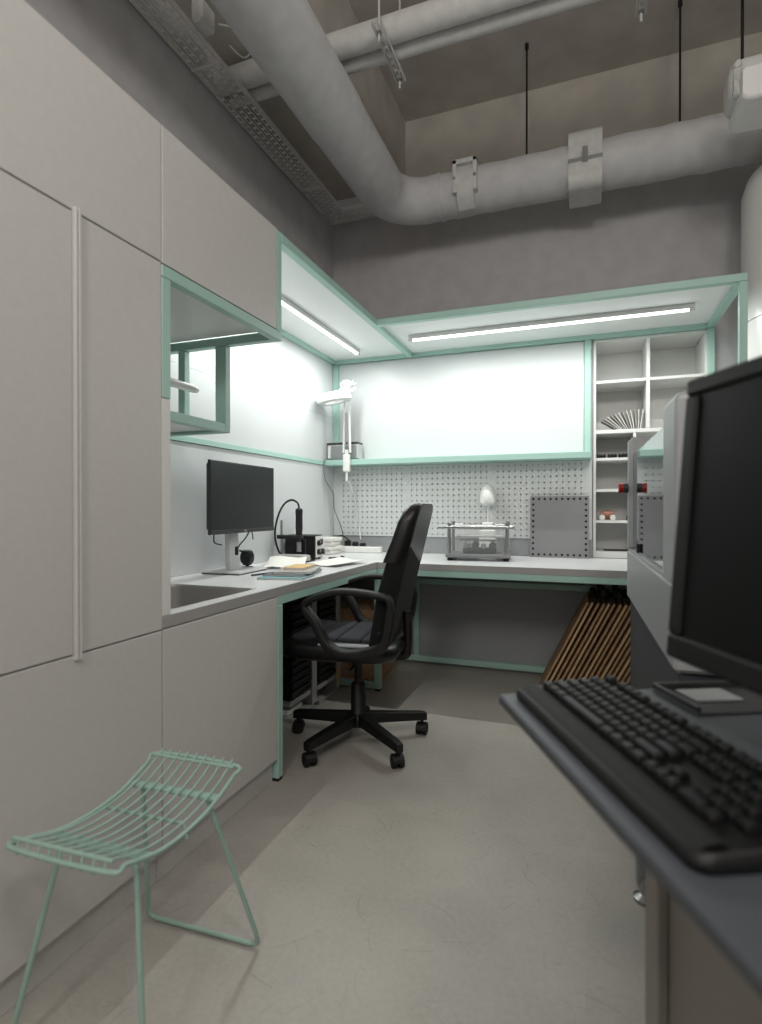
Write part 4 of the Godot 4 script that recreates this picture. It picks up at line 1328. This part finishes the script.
	# arm loops
	for s in [1, -1]:
		var z: float = s * 0.262
		var loop := [Vector3(-0.155, 0.655, z), Vector3(-0.07, 0.700, z), Vector3(0.02, 0.716, z), Vector3(0.15, 0.704, z), Vector3(0.203, 0.682, z), Vector3(0.198, 0.58, z), Vector3(0.165, 0.495, z), Vector3(0.03, 0.462, z), Vector3(-0.055, 0.495, z), Vector3(-0.105, 0.58, z)]
		var path := smooth_path(loop, 6, true)
		var rings := []
		for i in path.size() - 1:
			var p: Vector3 = path[i]
			var nx: Vector3 = path[(i + 1) % (path.size() - 1)]
			var pv: Vector3 = path[(i - 1 + path.size() - 1) % (path.size() - 1)]
			var f := (nx - pv).normalized()
			var nn := f.cross(Vector3(0, 0, 1)).normalized()
			var thick := 0.013 if p.y > 0.64 else (0.020 if p.x > 0.1 else 0.017)
			rings.append(rrect(p, nn, Vector3(0, 0, 1), thick, 0.026, 0.010, 3))
		rings.append(rings[0])
		st2 = S()
		skin(st2, rings, true, false, false)
		part(o, "armrest", st2, "black_plastic")
		part(o, "arm_bolt", one_cyl(Vector3(0.165, 0.56, z + s * 0.026), Vector3(0.165, 0.56, z + s * 0.030), 0.007, 10), "black_matt")

func stool() -> void:
	var o := thing("wire_stool", "mint green wire stool with a curved seat before the tall cupboard", "stool", Vector3(-0.884, 0, -0.915), 2.5)
	var m := "mint_stool"
	var hw := 0.120
	var hl := 0.195
	var sy := func(z: float) -> float:      # saddle: the seat ends rise
		return 0.392 + 0.048 * pow(absf(z) / hl, 2.2)
	# rim
	var rim := []
	for k in 5:
		rim.append(Vector3(-hw, sy.call(lerpf(-hl + 0.03, hl - 0.03, k / 4.0)) , lerpf(-hl + 0.03, hl - 0.03, k / 4.0)))
	rim.append(Vector3(-hw + 0.012, sy.call(hl) - 0.012, hl))
	rim.append(Vector3(hw - 0.012, sy.call(hl) - 0.012, hl))
	for k in 5:
		rim.append(Vector3(hw, sy.call(lerpf(hl - 0.03, -hl + 0.03, k / 4.0)), lerpf(hl - 0.03, -hl + 0.03, k / 4.0)))
	rim.append(Vector3(hw - 0.012, sy.call(-hl), -hl))
	rim.append(Vector3(-hw + 0.012, sy.call(-hl), -hl))
	part(o, "rim_wire", one_tube(smooth_path(rim, 5, true), 0.0046, 10), m)
	# long seat wires with their hooked far ends
	for k in 9:
		var x := lerpf(-hw + 0.020, hw - 0.020, k / 8.0)
		var pts := []
		for q in 11:
			var z := lerpf(hl - 0.004, -hl + 0.004, q / 10.0)
			pts.append(Vector3(x, sy.call(z) + 0.006, z))
		pts.push_front(Vector3(x, sy.call(hl) - 0.022, hl - 0.001))
		pts.append(Vector3(x, sy.call(-hl) + 0.011, -hl - 0.006))
		part(o, "seat_wire", one_tube(pts, 0.0026, 8), m)
	# end wires
	part(o, "cross_wire", one_tube([Vector3(-hw + 0.006, sy.call(hl) + 0.004, hl - 0.006), Vector3(hw - 0.006, sy.call(hl) + 0.004, hl - 0.006)], 0.004, 8), m)
	part(o, "cross_wire", one_tube([Vector3(-hw + 0.006, sy.call(-hl) + 0.001, -hl + 0.012), Vector3(hw - 0.006, sy.call(-hl) + 0.001, -hl + 0.012)], 0.004, 8), m)
	# flat carriers under the seat
	for z in [-0.115, 0.10]:
		part(o, "carrier_bar", one_box(-hw + 0.004, hw - 0.004, sy.call(z) - 0.010, sy.call(z) - 0.001, z - 0.011, z + 0.011, 0.002), m)
	part(o, "cross_wire", one_tube([Vector3(-hw + 0.002, sy.call(-0.03) - 0.005, -0.03), Vector3(hw - 0.03, sy.call(-0.03) - 0.006, -0.03), Vector3(hw - 0.012, sy.call(-0.03) - 0.03, -0.02)], 0.004, 8), m)
	# two sled legs
	for s in [-1, 1]:
		var zt := 0.105 if s > 0 else -0.115
		var zf := 0.165 if s > 0 else -0.215
		var xt := 0.088
		var xb := 0.158
		var yt: float = sy.call(zt) - 0.006
		var pts := [Vector3(-xt, yt, zt), Vector3(-xb * 0.985, 0.04, lerpf(zt, zf, 0.96)), Vector3(-xb, 0.014, zf), Vector3(-xb + 0.02, 0.0066, zf), Vector3(0, 0.0066, zf), Vector3(xb - 0.02, 0.0066, zf), Vector3(xb, 0.014, zf), Vector3(xb * 0.985, 0.04, lerpf(zt, zf, 0.96)), Vector3(xt, yt, zt)]
		part(o, "leg", one_tube(pts, 0.0056, 12), m)

func machine() -> void:
	# pale grey machine with a mirrored window; its face looks left
	var x := 0.165
	var zf := -2.50     # far end
	var zn := -1.36     # near end
	var o := thing("laser_machine", "pale grey floor machine with a mirrored window and dark base", "machine", Vector3(0.180, 0, -1.36) - Basis(Vector3.UP, deg_to_rad(1.15)) * Vector3(0.165, 0, -1.36), 1.15)
	part(o, "base", one_box(x + 0.012, 1.05, 0.0, 0.690, zf + 0.02, zn - 0.015, 0.006), "machine_dark", "dark grey base")
	part(o, "lower_body", one_box(x, 1.05, 0.691, 0.883, zf, zn, 0.008), "machine_grey")
	part(o, "end_post", one_box(x, 1.05, 0.884, 1.338, zf, zf + 0.075, 0.015), "machine_grey")
	var st := S()
	var rings := []
	for q in 5:
		var yy: float = [0.884, 1.20, 1.290, 1.305, 1.312][q]
		var ins: float = [0.0, 0.0, 0.0, 0.008, 0.028][q]
		rings.append(rrect(Vector3(x + 0.225, yy, zn - 0.085), Vector3(1, 0, 0), Vector3(0, 0, 1), 0.225 - ins, 0.085 - ins * 0.8, 0.010, 4))
	skin(st, rings)
	part(o, "column", st, "machine_grey")
	part(o, "window", one_box(x + 0.016, x + 0.024, 0.890, 1.268, zf + 0.078, zn - 0.172, 0.001), "window_glass", "mirror like dark window")
	part(o, "window_sill", one_box(x + 0.003, x + 0.10, 0.8835, 0.8895, zf + 0.078, zn - 0.172, 0.001), "machine_grey")
	part(o, "window_clip", one_box(x + 0.006, x + 0.015, 0.892, 0.925, -2.20, -2.18, 0.002), "black_plastic")
	part(o, "knob_stem", one_cyl(Vector3(x, 1.135, zf + 0.045), Vector3(x - 0.018, 1.135, zf + 0.045), 0.020, 16), "dark_grey")
	part(o, "emergency_knob", one_cyl(Vector3(x - 0.018, 1.135, zf + 0.045), Vector3(x - 0.036, 1.135, zf + 0.045), 0.019, 20, 0.021), "red_plastic", "red round knob")
	part(o, "support_leg", one_box(0.124, 0.176, 0.010, 0.50, -1.745, -1.70, 0.003), "machine_grey")
	st = S()
	lathe(st, [Vector2(0, 0.0), Vector2(0.030, 0.0), Vector2(0.030, 0.008), Vector2(0.012, 0.018), Vector2(0.010, 0.05), Vector2(0, 0.05)], Vector3(0.140, 0.0, -1.64), Basis.IDENTITY, 24)
	part(o, "levelling_foot", st, "steel")

func front_table() -> void:
	# table turned against the room, with keyboard and monitor
	var at := Vector3(-0.14, 0, -0.956)
	var turn := 25.87
	var h := 0.735
	var o := thing("side_table", "dark grey table top on a beige pedestal under the black keyboard", "table", at, turn)
	part(o, "table_top", one_box(0.0, 0.72, h - 0.018, h, 0.0, 1.30, 0.003), "table_grey")
	part(o, "pedestal", one_box(0.235, 0.69, 0.0, h - 0.019, 0.085, 1.0, 0.003), "pedestal")
	part(o, "pedestal_edge", one_box(0.215, 0.234, 0.0, h - 0.0195, 0.080, 0.115, 0.003), "pedestal")
	# keyboard
	var k := thing("keyboard", "black full size keyboard lying along the grey table edge", "keyboard", at + Basis(Vector3.UP, deg_to_rad(turn)) * Vector3(0.022, h, 0.012), turn)
	# local: x = away from the typist, z = towards the camera; the keyboard's long side lies along z
	var L := 0.468
	var W := 0.175
	var st := S()
	var rings := []
	for q in 4:
		var yy: float = [0.0, 0.003, 0.012, 0.016][q]
		var ins: float = [0.004, 0.0, 0.0, 0.006][q]
		var ring := []
		for p in rrect(Vector3(W / 2, yy, L / 2), Vector3(1, 0, 0), Vector3(0, 0, 1), W / 2 - ins, L / 2 - ins, 0.018, 5):
			if yy > 0.005:
				p.y += 0.010 * p.x / W
			ring.append(p)
		rings.append(ring)
	skin(st, rings)
	part(k, "case", st, "black_plastic")
	st = S()
	rings = []
	for q in 5:
		var yy: float = [0.012, 0.017, 0.021, 0.0215, 0.019][q]
		var xx: float = [0.004, 0.008, 0.018, 0.030, 0.038][q]
		var ring := []
		for z in 3:
			ring.append(Vector3(xx, yy, lerpf(0.012, L - 0.012, z / 2.0)))
		rings.append(ring)
	skin(st, rings, false)
	part(k, "wrist_rest", st, "black_matt")
	# keys: rows from the typist's side to the back, each key a frustum
	var unit := 0.0192
	var rows := [
		[1.25, 1.25, 1.25, 6.25, 1.25, 1.25, 1.25, 1.25, -0.25, 1.0, 1.0, 1.0, -0.25, 2.0, 1.0],
		[2.25, 1.0, 1.0, 1.0, 1.0, 1.0, 1.0, 1.0, 1.0, 1.0, 1.0, 2.75, -1.25, 1.0, -1.25, 1.0, 1.0, 1.0, 1.0],
		[1.75, 1.0, 1.0, 1.0, 1.0, 1.0, 1.0, 1.0, 1.0, 1.0, 1.0, 1.0, 2.25, -3.5, 1.0, 1.0, 1.0],
		[1.5, 1.0, 1.0, 1.0, 1.0, 1.0, 1.0, 1.0, 1.0, 1.0, 1.0, 1.0, 1.0, 1.5, -0.25, 1.0, 1.0, 1.0, -0.25, 1.0, 1.0, 1.0, 1.0],
		[1.0, 1.0, 1.0, 1.0, 1.0, 1.0, 1.0, 1.0, 1.0, 1.0, 1.0, 1.0, 1.0, 2.0, -0.25, 1.0, 1.0, 1.0, -0.25, 1.0, 1.0, 1.0, 1.0],
		[1.0, -1.0, 1.0, 1.0, 1.0, 1.0, -0.5, 1.0, 1.0, 1.0, 1.0, -0.5, 1.0, 1.0, 1.0, 1.0, -0.25, 1.0, 1.0, 1.0, -0.25, 1.0, 1.0, 1.0, 1.0],
	]
	var caps := {}
	for r in rows.size():
		var z := 0.014
		var xk := 0.042 + 0.0205 * r + (0.006 if r == 5 else 0.0) + unit / 2
		var yk := 0.0165 + 0.010 * xk / W
		for w in rows[r]:
			var wid := absf(w) * unit
			if w > 0.0:
				if not caps.has(w):
					var ks := S()
					var kr := []
					for q in 4:
						var ky: float = [0.0, 0.005, 0.0085, 0.0095][q]
						var kin: float = [0.001, 0.0015, 0.0032, 0.0045][q]
						kr.append(rrect(Vector3(0, ky, 0), Vector3(1, 0, 0), Vector3(0, 0, 1), unit / 2 - kin, wid / 2 - kin, 0.0025, 2))
					skin(ks, kr)
					caps[w] = ks.commit()
				var key := part(k, "key", caps[w], "keys")
				key.position = Vector3(xk, yk, z + wid / 2)
				key.rotation_degrees.z = 3.3
			z += wid
	# monitor on the table, seen from its left edge; screen looks to the typist
	var b := Basis(Vector3.UP, deg_to_rad(turn))
	var mo := thing("black_monitor", "large black monitor tilted back behind the black keyboard", "monitor", at + b * Vector3(0.203, h, 0.15), turn)
	var tl := Basis(Vector3(0, 0, 1), deg_to_rad(-4.6))
	var mw := 0.62
	var mh := 0.405
	var y0 := 0.100
	var piece := func(called: String, x0: float, x1: float, ya: float, yb: float, z0: float, z1: float, bev: float, m: String, lab: String) -> void:
		var s2 := S()
		bx(s2, x0, x1, ya, yb, z0, z1, bev)
		var q := part(mo, called, s2, m, lab)
		q.transform = Transform3D(tl, Vector3(0, y0, 0))
	piece.call("back_shell", 0.022, 0.055, 0.012, mh - 0.012, 0.012, mw - 0.012, 0.012, "black_plastic", "")
	piece.call("bezel", 0.0, 0.024, 0.0, 0.034, 0.0, mw, 0.004, "black_plastic", "")
	piece.call("bezel", 0.0, 0.024, mh - 0.024, mh, 0.0, mw, 0.004, "black_plastic", "")
	piece.call("bezel", 0.0, 0.024, 0.034, mh - 0.024, 0.0, 0.026, 0.004, "black_plastic", "")
	piece.call("bezel", 0.0, 0.024, 0.034, mh - 0.024, mw - 0.026, mw, 0.004, "black_plastic", "")
	piece.call("screen", 0.006, 0.012, 0.030, mh - 0.020, 0.022, mw - 0.022, 0.0005, "screen_dark", "switched off dark screen")
	part(mo, "stand_neck", one_box(0.075, 0.105, 0.012, 0.30, mw / 2 - 0.05, mw / 2 + 0.05, 0.006), "black_plastic")
	part(mo, "stand_base", one_box(0.055, 0.24, 0.0, 0.012, mw / 2 - 0.13, mw / 2 + 0.13, 0.004), "black_plastic")
	# grey tray and white cards behind the monitor's corner
	o = thing("desk_tray", "shallow grey tray on the table behind the keyboard", "tray", at + b * Vector3(0.27, h, 0.0), turn)
	part(o, "tray_floor", one_box(0.0, 0.16, 0.0, 0.004, 0.010, 0.13, 0.001), "dark_grey")
	part(o, "tray_rim", one_box(0.0, 0.16, 0.0045, 0.014, 0.010, 0.016, 0.001), "dark_grey")
	part(o, "tray_rim", one_box(0.0, 0.006, 0.0045, 0.014, 0.0165, 0.13, 0.001), "dark_grey")
	solo("white_card", one_box(0.03, 0.11, 0.0, 0.003, 0.03, 0.085, 0.0005), "machine_grey", "pale card lying in the shallow grey tray", "card", at + b * Vector3(0.27, h + 0.0045, 0.0), turn)
